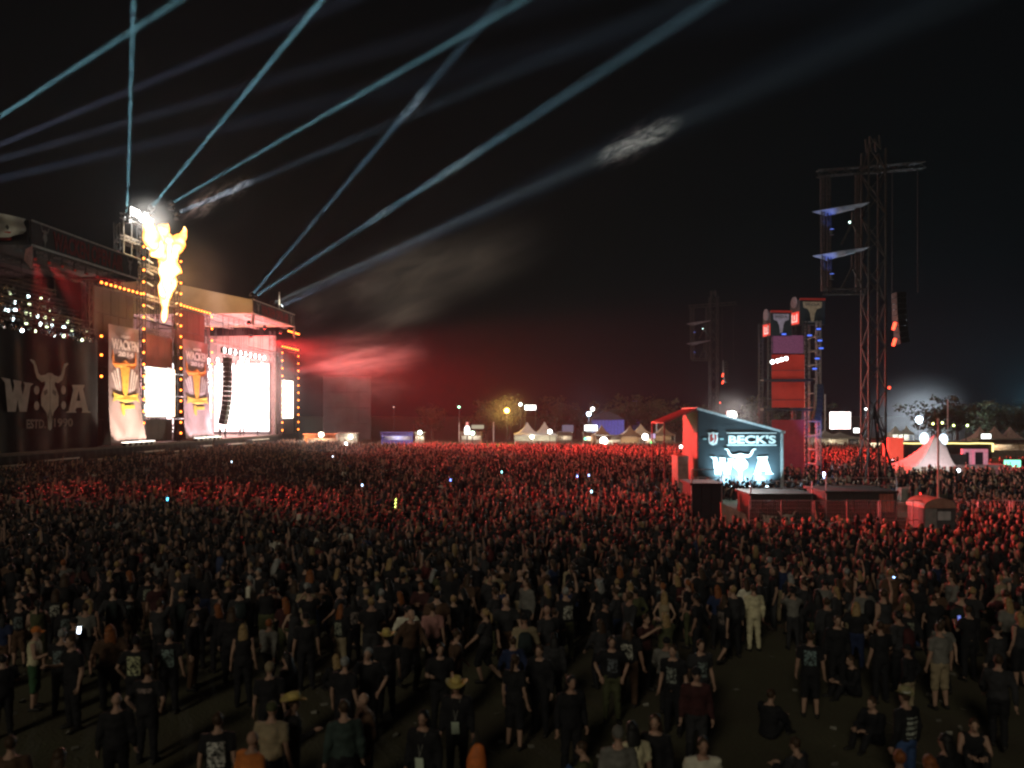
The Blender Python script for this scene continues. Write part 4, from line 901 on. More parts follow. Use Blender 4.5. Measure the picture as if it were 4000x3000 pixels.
hl = thing('outlined_hall', 'dark low hall outlined with a yellow light tube', 'building', ((hx0+hx1)/2, HYY, 0))
for i in range(8): MB().box((hx0+(hx1-hx0)*(i+.5)/8, HYY+.2, hz/2), ((hx1-hx0)/8-.04, .2, hz)).build('panel', mat('dark hall panel', (.02, .018, .018), .7), hl)
MB().box(((hx0+hx1)/2, HYY+3.5, hz+.06), (hx1-hx0, 7, .12)).build('roof', mat('dark hall panel', (.02, .018, .018), .7), hl)
yl = glow('yellow light tube', (1, .85, .3), 2.6); n = 12
for i in range(n):
    a = hx0+(hx1-hx0)*i/n; b = hx0+(hx1-hx0)*(i+1)/n; MB().bar((a, HYY-.05, hz+.02*math.sin(i*2)), (b-.04, HYY-.05, hz+.02*math.sin(i*2+2)), .13).build('light_tube', yl, hl)
MB().bar((hx0, HYY-.05, hz), (hx0-.1, HYY-.05, .6), .14).build('light_tube', yl, hl); MB().bar((hx1, HYY-.05, hz), (hx1, HYY-.05, hz-1), .13).build('light_tube', yl, hl)
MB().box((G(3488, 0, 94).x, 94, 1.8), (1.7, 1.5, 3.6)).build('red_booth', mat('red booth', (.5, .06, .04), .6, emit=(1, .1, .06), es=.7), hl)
for i, px in enumerate((3610, 3685)):
    q = G(px, 1712+i*5, 95); tag(MB().ball(q, (.55, .3, .7), 10, 6).build('white_balloon', glow('balloon light', (.75, .9, 1), 2.5), loc=q), ('white lit balloon behind the marquee peak', 'bluish lit balloon right of the marquee peak')[i], 'balloon')
# ------------------------------------------------------------------ compound with fence, cabins and flagpole
CY = 42.
def cb_(name, label, cat, px0, px1, pyt, Y, d, m_, z0=0.):
    a = G(px0, pyt, Y); b = G(px1, pyt, Y); r = thing(name, label, cat, ((a.x+b.x)/2, Y, 0)); return r, a.x, b.x, a.z
def cabin(label, px0, px1, pyt, Y, d, m_, nr=5):
    r, x0, x1, z = cb_('site_cabin', label, 'cabin', px0, px1, pyt, Y, d, m_)
    for i in range(nr): MB().box((x0+(x1-x0)*(i+.5)/nr, Y, z/2), ((x1-x0)/nr-.03, .08, z)).build('wall_panel', m_, r)
    MB().box(((x0+x1)/2, Y+d/2+.05, z/2), (x1-x0-.1, d-.1, z-.05)).build('body', m_, r); MB().box(((x0+x1)/2, Y+d/2, z+.06), (x1-x0+.2, d+.3, .12)).build('roof', m_, r)
    for x in (x0, x1): MB().bar((x, Y-.1, 0), (x, Y-.1, z+.9), .06).build('corner_tube', steel, r)
    for h in (.45, .9): MB().bar((x0, Y-.1, z+h), (x1, Y-.1, z+h), .05).build('railing', steel, r)
    return r, x0, x1, z
cdark = mat('dark cabin panel', (.035, .034, .032), .6, scale=1.5)
cabin('black draped cabin left of the W:O:A fence banner', 2700, 2818, 1895, 46, 2.5, mat('black drape', (.012, .012, .016), .8), 3)
cabin('dark cabin with railing behind the W:O:A fence banner', 2930, 3170, 1935, 50, 3, cdark)
r, x0, x1, z = cabin('dark cabin with a red lit doorway inside the fence', 3225, 3500, 1925, 48, 3.2, cdark)
a = G(3435, 1930, 47.8); b = G(3492, 2000, 47.8)
for i in range(4): MB().box((a.x+(b.x-a.x)*(i+.5)/4, 47.85, (a.z+b.z)/2), ((b.x-a.x)/4-.03, .06, a.z-b.z)).build('door_leaf', mat('red lit door', (.4, .12, .09), .6), r)
rb = thing('leaning_board', 'red lit board leaning left of the W:O:A fence banner', 'board', G(2870, 2050, 43.5)*1.); rb.location.z = 0
for i in range(4):
    a = G(2822+i*25, 1965+i*12, 43.5); b = G(2822+(i+1)*25, 1977+i*12, 43.5); MB().add([(a.x, 43.5, .1), (b.x-.02, 43.5, .1), (b.x-.02, 43.9, b.z), (a.x, 43.9, a.z), (a.x, 43.6, .1), (b.x-.02, 43.6, .1), (b.x-.02, 44, b.z), (a.x, 44, a.z)], [(0, 1, 2, 3), (7, 6, 5, 4), (0, 4, 5, 1), (1, 5, 6, 2), (2, 6, 7, 3), (3, 7, 4, 0)]).build('plank', mat('pale board', (.4, .22, .18), .7), rb)
# printed fence banner
fb = thing('fence_banner', 'dark fence banner printed W and a bull skull', 'banner', G(3060, 0, 41)*1.); fb.location.z = 0
a = G(2925, 1990, 41); b = G(3165, 2090, 41); MB().grid(lambda u, v: (a.x+(b.x-a.x)*u, 41+.05*math.sin(u*14+v*3), .1+(a.z-.1)*v), 24, 5).build('banner_cloth', mat('dark banner mesh', (.03, .034, .032), .8), fb)
def bf(x0, y0, x1, y1):
    o = G(x0, y1, 40.88); return o, G(x1, y1, 40.88)-o, G(x0, y0, 40.88)-o
pale = mat('faded pale print on mesh', (.45, .45, .38), .8)
put_poly(MB(), WLET, *bf(2975, 2010, 3025, 2052), KN, .01).build('letter', pale, fb); put_poly(MB(), SKULL, *bf(3036, 1996, 3112, 2068), KN, .01).build('bull_skull', pale, fb); put_text(MB(), ':', *bf(3028, 2015, 3034, 2048), KN, .01, .02).build('colon', pale, fb); put_text(MB(), 'ESTD. 1990', *bf(3010, 2054, 3064, 2062), KN, .01, .01).build('lettering', pale, fb)
# wire fence panels
fm0 = None
for k in range(9):
    x = G(2925, 0, 40.5).x+k*1.62*1.02; rt = thing('wire_fence', 'grey wire mesh fence panel round the dark cabins', 'fence', (x, 40.4+.12*(k % 2), 0), 'wire fence panels')
    if fm0 is None:
        m = MB(); W_ = 1.6
        for xx in (0, W_): m.bar((xx, 0, 0), (xx, 0, 2.0), .05)
        for zz in (.1, 1.0, 1.98): m.bar((0, 0, zz), (W_, 0, zz), .04)
        fm0 = m.mesh('frame', steel); m = MB()
        for i in range(1, 14): m.bar((W_*i/14, 0, .1), (W_*i/14, 0, 1.98), .008)
        for i in range(1, 10): m.bar((0, 0, 2*i/10), (W_, 0, 2*i/10), .008)
        wm0 = m.mesh('wire_mesh', steel)
    for nm, me in (('frame', fm0), ('wire_mesh', wm0)):
        o = bpy.data.objects.new(nm, me); COL.objects.link(o); o.parent = rt
        if nm == 'wire_mesh': o['kind'] = 'stuff'
# arched roof cabin, black tent, flagpole, red tube
AY = 40.; r, x0, x1, z = cb_('arched_cabin', 'small pale cabin with arched roof beside the flagpole', 'cabin', 3607, 3732, 1985, AY, 1.6, None)
cpale = mat('pale grey plastic', (.2, .2, .2), .55); MB().box(((x0+x1)/2, AY+.8, z/2), (x1-x0, 1.6, z)).build('body', mat('grey plastic wall', (.07, .07, .075), .6), r)
n = 12; MB().prism([((x0+x1)/2+(x1-x0)/2*1.04*math.cos(math.pi*i/n), AY-.08, z+.5*math.sin(math.pi*i/n)) for i in range(n+1)], (0, 1.8, 0)).build('arched_roof', mat('tan plastic roof', (.3, .17, .13), .5), r)
a = G(3662, 1998, AY); b = G(3712, 2032, AY); MB().box(((a.x+b.x)/2, AY-.03, (a.z+b.z)/2), (b.x-a.x, .05, a.z-b.z)).build('window', mat('pale window blind', (.4, .42, .44), .5), r); MB().box(((x0+x1)/2-.45, AY-.02, .95), (.6, .04, 1.8)).build('door', cpale, r)
p = G(3610, 2010, 36); tb = thing('black_tent', 'low black domed tent before the arched cabin', 'tent', (p.x, 36.5, 0)); m = MB(); m.lathe((p.x, 36.5, 0), [(1.3, 0), (1.25, .5), (1.0, .85), (.5, 1.1), (0, 1.2)], 10); m.build('cover', mat('black tarpaulin', (.01, .01, .012), .6), tb, smooth=True); MB().bar((p.x-.5, 35.32, 0), (p.x+.1, 35.5, 1.3), .04).build('zip_seam', darksteel, tb)
p = G(3665, 1640, 42.5); fpole = thing('flagpole', 'bare pinkish flagpole rising beside the arched cabin', 'pole', (p.x, p.y, 0)); MB().tube([(p.x, p.y, 0), (p.x, p.y, 3), p], [.07, .06, .04], 8).build('shaft', mat('pale pole paint', (.5, .4, .36), .5), fpole); MB().ball(p, .07, 8, 5).build('finial', white, fpole); MB().lathe((p.x, p.y, 0), [(.3, 0), (.3, .15), (.08, .2)], 10).build('foot', darksteel, fpole)
a = G(3594, 1925, 44); b = G(3606, 1965, 44); lt = thing('light_stick', 'glowing red light stick on a stand behind the arched cabin', 'light', (b.x, b.y, 0)); MB().tube([b, a], .05, 8).build('tube', glow('red tube', (1, .04, .03), 3), lt); MB().bar((b.x, b.y, 0), b, .04).build('stand', darksteel, lt)
# ------------------------------------------------------------------ people
skin = mat('skin', (.4, .25, .18), .55, var=.12, scale=6, objcol=True); cloth = mat('clothing', (.1, .1, .1), .85, var=.3, scale=5, bump=.4, objcol=True)
hairm = mat('hair', (.05, .03, .02), .6, var=.4, scale=25, objcol=True); eyem = mat('eye', (.02, .015, .012), .3); lipm = mat('lips', (.25, .1, .08), .6); shoem = mat('shoe leather', (.02, .018, .016), .6)
straw = mat('straw', (.55, .43, .14), .7, var=.25, scale=30, bump=.3); feltm = mat('felt hat', (.3, .28, .14), .7, objcol=False)
def solid(mb, voxel, name, mats, smooth_it=3):
    """weld overlapping limbs into one continuous skin"""
    me = mb.mesh('tmp', mats[0]); o = bpy.data.objects.new('tmp', me); COL.objects.link(o)
    md = o.modifiers.new('r', 'REMESH'); md.mode = 'VOXEL'; md.voxel_size = voxel; md.use_smooth_shade = True
    sm = o.modifiers.new('s', 'SMOOTH'); sm.factor = .5; sm.iterations = smooth_it
    dg = bpy.context.evaluated_depsgraph_get(); dg.update()
    r = bpy.data.meshes.new_from_object(o.evaluated_get(dg)); r.name = name
    bpy.data.objects.remove(o); bpy.data.meshes.remove(me)
    if name in ('shirt', 'trousers'):
        from mathutils import noise
        co = np.empty(len(r.vertices)*3); r.vertices.foreach_get('co', co); no = np.empty(len(r.vertices)*3); r.vertices.foreach_get('normal', no); co = co.reshape(-1, 3); no = no.reshape(-1, 3)
        sd_ = random.random()*50; d = np.array([.016*noise.noise(Vector((x*9+sd_, y*9, z*14+x*5)))+.009*noise.noise(Vector((x*22, y*22+sd_, z*26))) for x, y, z in co])
        co = co+no*(d[:, None]+.004); r.vertices.foreach_set('co', co.ravel()); r.update()
    r.materials.clear()
    for m in mats: r.materials.append(m)
    return r
def append(me, mb):
    """add loose detail (fingers, eyes) to a welded body mesh"""
    nv = len(me.vertices); npl = len(me.polygons)
    vs = [v.co[:] for v in me.vertices]+mb.v; fs = [tuple(p.vertices) for p in me.polygons]+[tuple(nv+i for i in f) for f in mb.f]
    n = bpy.data.meshes.new(me.name); n.from_pydata(vs, [], fs)
    for m in me.materials: n.materials.append(m)
    n.polygons.foreach_set('material_index', [0]*npl+mb.m); n.polygons.foreach_set('use_smooth', [True]*len(fs)); n.update(); bpy.data.meshes.remove(me); return n
DN = ((.06, -.03, -.29), (.09, .05, -.55))
POSES = {
 'stand':   dict(a=(DN, DN)),
 'pockets': dict(a=(((.15, -.09, -.26), (.05, .05, -.47)), ((.15, -.09, -.26), (.05, .05, -.47)))),
 'phone':   dict(a=(((.05, .1, -.27), (-.08, .34, -.13)), ((.05, .1, -.27), (-.08, .34, -.13))), head=-.25),
 'drink':   dict(a=(DN, ((.09, .06, -.28), (.03, .3, -.2)))),
 'raise':   dict(a=(DN, ((.12, .08, .24), (.1, .12, .5)))),
 'both':    dict(a=(((.16, .06, .22), (.2, .1, .48)), ((.16, .06, .22), (.2, .1, .48)))),
 'crossed': dict(a=(((.08, .1, -.27), (-.13, .25, -.21)), ((.08, .1, -.27), (-.13, .25, -.25)))),
 'walk':    dict(a=(((.08, .12, -.27), (.06, .3, -.44)), ((.08, -.14, -.26), (.09, -.16, -.52))), l=(((.0, .17, -.41), (.0, .06, -.83)), ((.0, .03, -.43), (.0, -.3, -.76)))),
 'sit':     dict(a=(((.06, .18, -.22), (-.08, .42, -.16)), ((.06, .18, -.22), (-.08, .42, -.16))), l=(((.06, .36, .3), (.03, .55, -.06)), ((.06, .36, .3), (.03, .55, -.06))), hz=.13, lean=.15),
 'clap':    dict(a=(((.12, .16, -.12), (-.1, .36, .08)), ((.12, .16, -.12), (-.1, .36, .08)))),
}
def torso_rings(t, z0, z1, fem):
    base = [(.88, .155, .115), (.95, .175, .125), (1.03, .165, .115), (1.12, .148 if not fem else .128, .105), (1.22, .16 if not fem else .14, .115), (1.32, .18 if not fem else .158, .125 if not fem else .13), (1.40, .178 if not fem else .158, .112), (1.46, .135, .09), (1.495, .085, .075)]
    out = []
    for z, rx, ry in base:
        if z0-1e-6 <= z <= z1+1e-6: out.append((0, -.01 if z > 1.2 else 0, z, rx+t, ry+t))
    return out
def make_person(pose, sleeve, legs, fem, vox, hi):
    """meshes of one figure facing +Y: body, shirt, trousers, shoes; plus head matrix and hand points"""
    P = POSES[pose]; hz = P.get('hz', .95); lean = P.get('lean', .03); dz = hz-.95
    L = Matrix.Translation((0, 0, hz)) @ Matrix.Rotation(-lean, 4, 'X') @ Matrix.Translation((0, 0, -.95))
    T = lambda p: L @ Vector(p)
    sh = .185 if not fem else .165; k = 1 if not fem else .88
    b = MB(); s = MB(); q = MB(); f = []; fing = MB(); hands = []
    L3 = L.to_3x3()
    b.rings([(x, y, z, rx, ry) for x, y, z, rx, ry in torso_rings(0, .88, 1.495, fem)], 14, L)
    s.rings(torso_rings(.02, .94, 1.495, fem)[:-1]+[(0, -.01, 1.475, .085, .075)], 14, L)
    b.chain([T((0, -.01, 1.46)), T((0, .0, 1.54))], [.058*k, .054*k], 10)
    for i, sg in enumerate((-1, 1)):
        el, wr = P['a'][i]; S0 = T((sg*sh, -.01, 1.43)); E = T((sg*(sh+el[0]), el[1]-.01, 1.43+el[2])); Wp = T((sg*(sh+wr[0]), wr[1]-.01, 1.43+wr[2]))
        b.chain([T((sg*.1, -.01, 1.42)), S0, (S0+E)/2, E, E.lerp(Wp, .35), Wp], [.06*k, .062*k, .05*k, .041*k, .043*k, .03*k], 10)
        if sleeve == 'short': s.chain([T((sg*.1, -.01, 1.42)), S0, S0.lerp(E, .62)], [.078*k, .08*k, .07*k], 10)
        elif sleeve == 'long': s.chain([T((sg*.1, -.01, 1.42)), S0, (S0+E)/2, E, Wp.lerp(E, .08)], [.078*k, .082*k, .07*k, .062*k, .047*k], 10)
        else: s.chain([T((sg*.08, -.01, 1.43)), T((sg*.14, -.01, 1.44))], [.066*k, .06*k], 10)
        d = (Wp-E).normalized(); side = d.cross(Vector((0, 0, 1))); side = side.normalized() if side.length > .3 else (L3 @ Vector((0, 1, 0))); nrm = d.cross(side).normalized()
        Hc = Wp+d*.055
        b.chain([Wp, Wp+d*.04, Wp+d*.085], [.03, .036, .034], 8)
        for j in range(4):
            o = side*((j-1.5)*.019); ln = (.07, .08, .075, .058)[j]; A = Wp+d*.085+o; B = A+d*ln*.55+nrm*.008; C = B+d*ln*.45*.7+nrm*.03
            fing.tube([A, B, C], [.0095, .009, .007], 5)
        A = Wp+d*.035+side*.03; fing.tube([A, A+d*.03+side*.025, A+d*.06+side*.028+nrm*.012], [.012, .011, .008], 5)
        hands.append(Wp+d*.11)
    for i, sg in enumerate((-1, 1)):
        kn, an = P.get('l', (((.02, .01, -.44), (.04, -.02, -.86)),)*2)[i]; h0 = Vector((sg*.09, 0, hz-.02)); K = h0+Vector((sg*kn[0], kn[1], kn[2])); A = h0+Vector((sg*an[0], an[1], an[2])); 
        b.chain([h0, h0.lerp(K, .5), K, K.lerp(A, .35), A], [.09, .078, .055, .057, .038], 10)
        ft = A+Vector((sg*.03, .13, -.035)); heel = A+Vector((0, -.04, -.03))
        f.append(MB()); f[-1].chain([heel, A+Vector((0, .04, -.02)), ft], [.045, .05, .04], 10)
        end = .93 if legs == 'long' else .12; ends = K.lerp(A, end) if legs == 'long' else K.lerp(A, .1)
        pts = [h0+Vector((0, 0, .02)), h0.lerp(K, .5), K, ends] if legs != 'long' else [h0+Vector((0, 0, .02)), h0.lerp(K, .5), K, K.lerp(A, .4), ends]
        rr = [.108, .097, .082, .088] if legs != 'long' else [.108, .095, .073, .07, .058]
        q.chain(pts, rr, 10)
    q.rings(torso_rings(.012, .88, 1.03, fem), 14, L)
    # head
    hp = L @ Matrix.Translation((0, .015, 1.56)) @ Matrix.Rotation(P.get('head', -.04), 4, 'X'); H3 = hp.to_3x3(); HT = lambda p: hp @ Vector(p)
    b.ball(HT((0, -.012, .11)), (.074, .092, .098), 14, 10, H3); b.ball(HT((0, .028, .045)), (.056, .058, .062), 12, 8, H3)
    b.ball(HT((0, .097, .075)), (.014, .02, .024), 8, 6, H3)
    for sg in (-1, 1): b.ball(HT((sg*.078, -.005, .085)), (.012, .02, .03), 8, 6, H3)
    me = solid(b, vox, 'person', [skin, eyem, lipm], 2 if hi else 1)
    if hi:
        for sg in (-1, 1): fing.ball(HT((sg*.031, .079, .098)), (.013, .008, .008), 6, 4, H3, 1)
        fing.ball(HT((0, .084, .032)), (.024, .008, .006), 8, 4, H3, 2)
    me = append(me, fing)
    v2 = max(vox*1.25, .026)
    return dict(body=me, shirt=solid(s, v2, 'shirt', [cloth]), trousers=solid(q, v2, 'trousers', [cloth]), shoes=[g_.mesh('shoe', shoem, True) for g_ in f], head=hp, hands=hands, L=L)
def hair_mesh(kind):
    m = MB()
    if kind == 'short': m.ball((0, -.022, .122), (.081, .095, .096), 14, 9)
    elif kind == 'bald': return None
    elif kind == 'long':
        m.ball((0, -.022, .122), (.084, .098, .096), 14, 9)
        m.rings([(0, -.115, -.26, .05, .012), (0, -.118, -.2, .08, .02), (0, -.1, -.06, .105, .035), (0, -.065, .06, .095, .06), (0, -.04, .14, .08, .06)], 12)
    elif kind == 'tail':
        m.ball((0, -.022, .122), (.08, .094, .096), 14, 9); m.tube([(0, -.1, .12), (0, -.15, .08), (0, -.15, -.05), (0, -.14, -.14)], [.02, .03, .025, .008], 8)
    elif kind == 'cap':
        m.ball((0, -.015, .135), (.084, .1, .088), 14, 9); m.grid(lambda u, v: ((u-.5)*.15, .07+v*.1*(1-(2*u-1)**2*.5), .142-.02*v-.02*(2*u-1)**2), 6, 3); m.grid(lambda u, v: ((u-.5)*.15, .07+v*.1*(1-(2*u-1)**2*.5), .134-.02*v-.02*(2*u-1)**2), 6, 3)
        return m.mesh('cap', cloth, True)
    elif kind == 'beanie': m.ball((0, -.02, .135), (.086, .1, .1), 14, 9); return m.mesh('beanie', cloth, True)
    # the face stays clear: hair does not come forward of the brow
    m.v = [(x, min(y, .045) if z > .1 else min(y, .0), z if (z > .03 or y < -.03) else max(z, .06) if kind == 'short' else z) for x, y, z in m.v]
    from mathutils import noise
    m.v = [tuple(Vector(v)*(1+.09*noise.noise(Vector(v)*28))) for v in m.v]
    return m.mesh('hair', hairm, True)
def hat_mesh(kind):
    m = MB(); w = .19 if kind == 'straw' else .14
    def brim(u, v):
        t = 2*math.pi*u; r = .085+(w-.085)*v; x = r*math.cos(t); y = r*1.12*math.sin(t); return (x, y-.01, .165+.055*v*v*abs(math.cos(t))**2-.02*v*abs(math.sin(t)))
    m.grid(brim, 28, 5); m.grid(lambda u, v: Vector(brim(u, v))-Vector((0, 0, .008)), 28, 5)
    m.rings([(0, -.01, .16, .089, .102), (0, -.01, .21, .086, .1), (0, -.01, .255, .078, .09), (0, -.01, .275, .055, .07), (0, -.01, .262, .02, .04)], 20)
    return m.mesh('straw_hat', straw if kind == 'straw' else feltm, True)
def band_mesh():
    m = MB(); m.rings([(0, -.01, .172, .0935, .1065), (0, -.01, .196, .0915, .1045)], 20); return m.mesh('hat_band', white, True)
HAIR = {k: hair_mesh(k) for k in ('short', 'long', 'tail', 'cap', 'beanie')}; HAIR['bald'] = None; HATS = {'straw': hat_mesh('straw'), 'fedora': hat_mesh('fedora')}; BAND = band_mesh()
LAST = [None]; VAR = {}; prng_w = random.Random(77)
def variant(pose, sleeve, legs, fem, hi):
    k = (pose, sleeve, legs, fem, hi)
    if k not in VAR: VAR[k] = make_person(pose, sleeve, legs, fem, .022 if hi else .036, hi)
    return VAR[k]
SKINS = [(.42, .26, .19), (.36, .21, .15), (.46, .3, .22), (.3, .17, .12)]
HCOL = {'brown': (.05, .028, .015), 'black': (.012, .011, .011), 'blond': (.3, .2, .09), 'grey': (.25, .25, .24), 'ginger': (.22, .07, .02)}
CCOL = {'black': (.012, .012, .014), 'charcoal': (.03, .03, .033), 'grey': (.16, .155, .14), 'white': (.65, .62, .5), 'cream': (.6, .55, .36), 'olive': (.07, .075, .035), 'navy': (.015, .025, .07), 'blue': (.04, .08, .2), 'red': (.22, .025, .02), 'maroon': (.05, .016, .016), 'brown': (.09, .05, .03), 'beige': (.3, .24, .15), 'green': (.04, .1, .045), 'teal': (.035, .055, .048), 'orange': (.55, .17, .04), 'pink': (.4, .2, .18)}
def attach(me, name, parent, col=None, M=None):
    o = bpy.data.objects.new(name, me); COL.objects.link(o); o.parent = parent
    if col: o.color = (*col, 1)
    if M is not None: o.matrix_local = M
    return o
_prm = {}
def print_mat(c):
    if c not in _prm:
        m = bpy.data.materials.new('shirt print'); m.use_nodes = True; nt = m.node_tree; b = nt.nodes['Principled BSDF']; tc = nt.nodes.new('ShaderNodeTexCoord'); v = nt.nodes.new('ShaderNodeTexNoise'); v.inputs['Scale'].default_value = 26; v.inputs['Detail'].default_value = 3
        nt.links.new(tc.outputs['Object'], v.inputs['Vector']); r = nt.nodes.new('ShaderNodeValToRGB'); r.color_ramp.elements[0].position = .44; r.color_ramp.elements[0].color = (.012, .012, .012, 1); r.color_ramp.elements[1].position = .56; r.color_ramp.elements[1].color = (*c, 1)
        nt.links.new(v.outputs['Fac'], r.inputs[0]); nt.links.new(r.outputs[0], b.inputs['Base Color']); b.inputs['Roughness'].default_value = .8; _prm[c] = m
    return _prm[c]
_bv = {}
def back_print(V, key, parent, side, z0, z1, w, mat_, name='shirt_print'):
    """print lying on the back (side -1) or chest (+1) of a shirt"""
    me = V['shirt']
    if me.name not in _bv: _bv[me.name] = BVHTree.FromPolygons([v.co[:] for v in me.vertices], [tuple(p.vertices) for p in me.polygons])
    bv = _bv[me.name]; m = MB(); n = 8; vs = []; ok = True
    for j in range(n+1):
        for i in range(n+1):
            o = V['L'] @ Vector(((i/n-.5)*w, side*.6, z0+(z1-z0)*j/n)); d = V['L'].to_3x3() @ Vector((0, -side, 0)); h = bv.ray_cast(o, d)
            if h[0] is None: ok = False; h = (o+d*.5,)
            vs.append(h[0]-d*.007)
    m.add(vs, [(j*(n+1)+i, j*(n+1)+i+1, (j+1)*(n+1)+i+1, (j+1)*(n+1)+i) for j in range(n) for i in range(n)])
    return attach(m.mesh(name, mat_, True), name, parent)
def person(x, y, face, label, group=None, pose='stand', sleeve='short', legs='long', fem=False, hair='short', hc='brown', shirt='black', trouser='black', hat=None, sk=0, h=1., hi=False, z=0., pr=None, capc='black'):
    V = variant(pose, sleeve, legs, fem, hi)
    o = bpy.data.objects.new('person', V['body']); COL.objects.link(o); o.location = (x, y, z); o.rotation_euler = (0, 0, face); wd = 1 if hi and not group else prng_w.uniform(.9, 1.16); o.scale = (h*wd, h*wd, h); o.color = (*SKINS[sk], 1)
    tag(o, label, 'person', group)
    attach(V['shirt'], 'shirt', o, CCOL[shirt]); attach(V['trousers'], 'trousers', o, CCOL[trouser]); [attach(g_, 'shoe', o) for g_ in V['shoes']]
    hm_ = HAIR[hair]
    if hm_: attach(hm_, hm_.name.split('.')[0], o, CCOL[capc] if hair in ('cap', 'beanie') else HCOL[hc], V['head'])
    if hat: ht = attach(HATS[hat], 'hat', o, None, V['head'])
    if hat == 'fedora': attach(BAND, 'hat_band', ht)
    if pr: back_print(V, None, o, *pr)
    LAST[:] = [o]
    return o, V
def yat(pyh, ztop=1.76): return (CAMZ-ztop)*F/(pyh-HY)
def at(px, pyh, ztop=1.76): Y = yat(pyh, ztop); return (px-2000)/F*Y, Y
PALEGREEN = (.32, .36, .27); WHITE = (.6, .6, .55)
FORE = []   # people that can be told apart in the foreground
def fore(px, pyh, face, label, **kw):
    kw.setdefault('hi', True); zt = .93 if kw.get('pose') == 'sit' else 1.76
    x, y = at(px, pyh, zt); FORE.append((x, y)); return person(x, y, R(face), label, None, **kw)
fore(135, 2450, -70, 'person in orange cap, cream shirt and green shorts with bare legs', pose='drink', sleeve='none', legs='short', hair='cap', capc='orange', shirt='cream', trouser='green')
o2 = fore(240, 2462, 12, 'person in black printed shirt holding up a lit phone', pose='phone', hair='short', hc='grey', pr=(-1, 1.05, 1.36, .26, print_mat((.16, .2, .2))))
fore(530, 2490, 4, 'person with bare arms and pale green back print on black shirt', pose='pockets', hair='beanie', pr=(-1, 1.02, 1.40, .26, print_mat((.5, .52, .3))))
fore(660, 2462, 10, 'person in black shirt with teal back print and grey hair', hair='short', hc='grey', pr=(-1, 1.02, 1.38, .24, print_mat((.2, .28, .26))))
fore(770, 2335, 30, 'person in black jacket half turned, orange lit face', pose='drink', sleeve='long', sk=1)
fore(622, 2345, -25, 'person raising one bare forearm to the head among black shirts', pose='raise', shirt='charcoal')
fore(950, 2440, 15, 'person with long blond hair in black sleeveless top and bare arms', sleeve='none', fem=True, hair='long', hc='blond')
fore(575, 2600, 0, 'person in black shirt with a pale band across the shoulders', pose='pockets', hair='short', hc='brown', pr=(-1, 1.30, 1.38, .26, print_mat((.3, .22, .2))))
fore(455, 2712, 20, 'bald person in black beside the pale band shirt', hair='bald', sk=0, sleeve='long')
fore(850, 2790, 8, 'person in black shirt with dense white back print and bare arm', hair='short', hc='brown', pr=(-1, 1.0, 1.38, .26, print_mat(WHITE)), h=1.0)
fore(980, 2862, -30, 'person with orange lit head and white collar low in front', hair='bald', sk=1, shirt='orange', sleeve='long')
fore(1060, 2765, -6, 'broad person in grey shirt and olive cap seen from behind', hair='cap', capc='olive', shirt='beige', h=1.04)
fore(1140, 2722, -60, 'person in yellow straw cowboy hat and black top beside the grey shirt', hat='straw', hair='short', pose='drink', pr=(1, 1.0, 1.36, .2, print_mat((.2, .22, .2))), sleeve='long')
fore(1125, 2550, 70, 'dark haired person in profile with pink lit face', hair='long', hc='black', fem=True, sleeve='long')
fore(1052, 2592, 10, 'person in black with a pale headscarf', hair='beanie', capc='beige')
fore(1510, 2470, 15, 'person in olive straw hat seen from behind far back', hat='straw', hair='short')
fore(1440, 2532, 170, 'person in black shirt facing away from the stage with bare arms', pose='pockets', hair='short', hc='grey')
fore(1345, 2570, -20, 'person with pale hair edge beside bare armed black shirt', hair='short', hc='grey')
fore(1428, 2708, 120, 'bald person facing sideways close to green jacket', hair='bald', shirt='brown', sleeve='long', pose='drink')
fore(1345, 2762, 20, 'broad person in dark green jacket seen from behind', hair='short', hc='brown', shirt='teal', sleeve='long', h=1.05)
w1, V1 = fore(1785, 2655, 175, 'person in pale straw cowboy hat with white pass on a lanyard', hat='straw', hair='long', hc='brown', sleeve='long', sk=1)
w2, V2 = fore(1655, 2775, 165, 'person in black with white pass on a lanyard, bareheaded', hair='long', hc='black', sleeve='long', sk=1)
fore(1720, 2515, 190, 'person in black with pink lit forearm beside the straw hat', pose='drink', hair='short')
fore(2390, 2488, 178, 'person in black printed shirt and grey trousers with hands at pockets', pose='pockets', hair='short', hc='brown', trouser='olive', pr=(1, 1.08, 1.36, .2, print_mat((.14, .16, .18))))
fore(2230, 2640, 200, 'person in black with lowered head next to a printed bag', hair='long', hc='black', sleeve='long', sk=1)
fore(2720, 2610, 175, 'person in dark hooded top with pink lit face', hair='beanie', sleeve='long', shirt='maroon', trouser='charcoal')
fore(2630, 2520, 150, 'person in black shirt with grey chest print next to the hooded one', hair='short', pr=(1, 1.05, 1.36, .2, print_mat((.25, .28, .25))))
fore(2735, 2500, 190, 'person in black and grey shirt behind the hooded one', hair='short', shirt='charcoal', pr=(1, 1.05, 1.36, .2, print_mat((.2, .25, .24))))
fore(2470, 2832, 10, 'person in bright cream shirt with long dark hair seen from behind', hair='long', hc='black', shirt='cream', fem=False, h=1.02)
fore(2415, 2845, 0, 'person in pale grey hoodie behind the cream shirt', hair='beanie', capc='grey', shirt='grey', sleeve='long')
fore(2560, 2790, 160, 'person with warm lit cheek behind the cream shirt', hair='long', hc='brown', sleeve='long', fem=True)
fore(2745, 2880, 178, 'person in white shirt under black vest low in front', hair='short', shirt='white', sk=1)
fore(2945, 2285, 8, 'person dressed all in pale cream seen from behind', shirt='cream', trouser='cream', sleeve='long', hair='short', hc='brown')
fore(2600, 2395, 20, 'person in olive jacket with blond hair hugging another', shirt='olive', sleeve='long', hair='long', hc='blond', pose='clap')
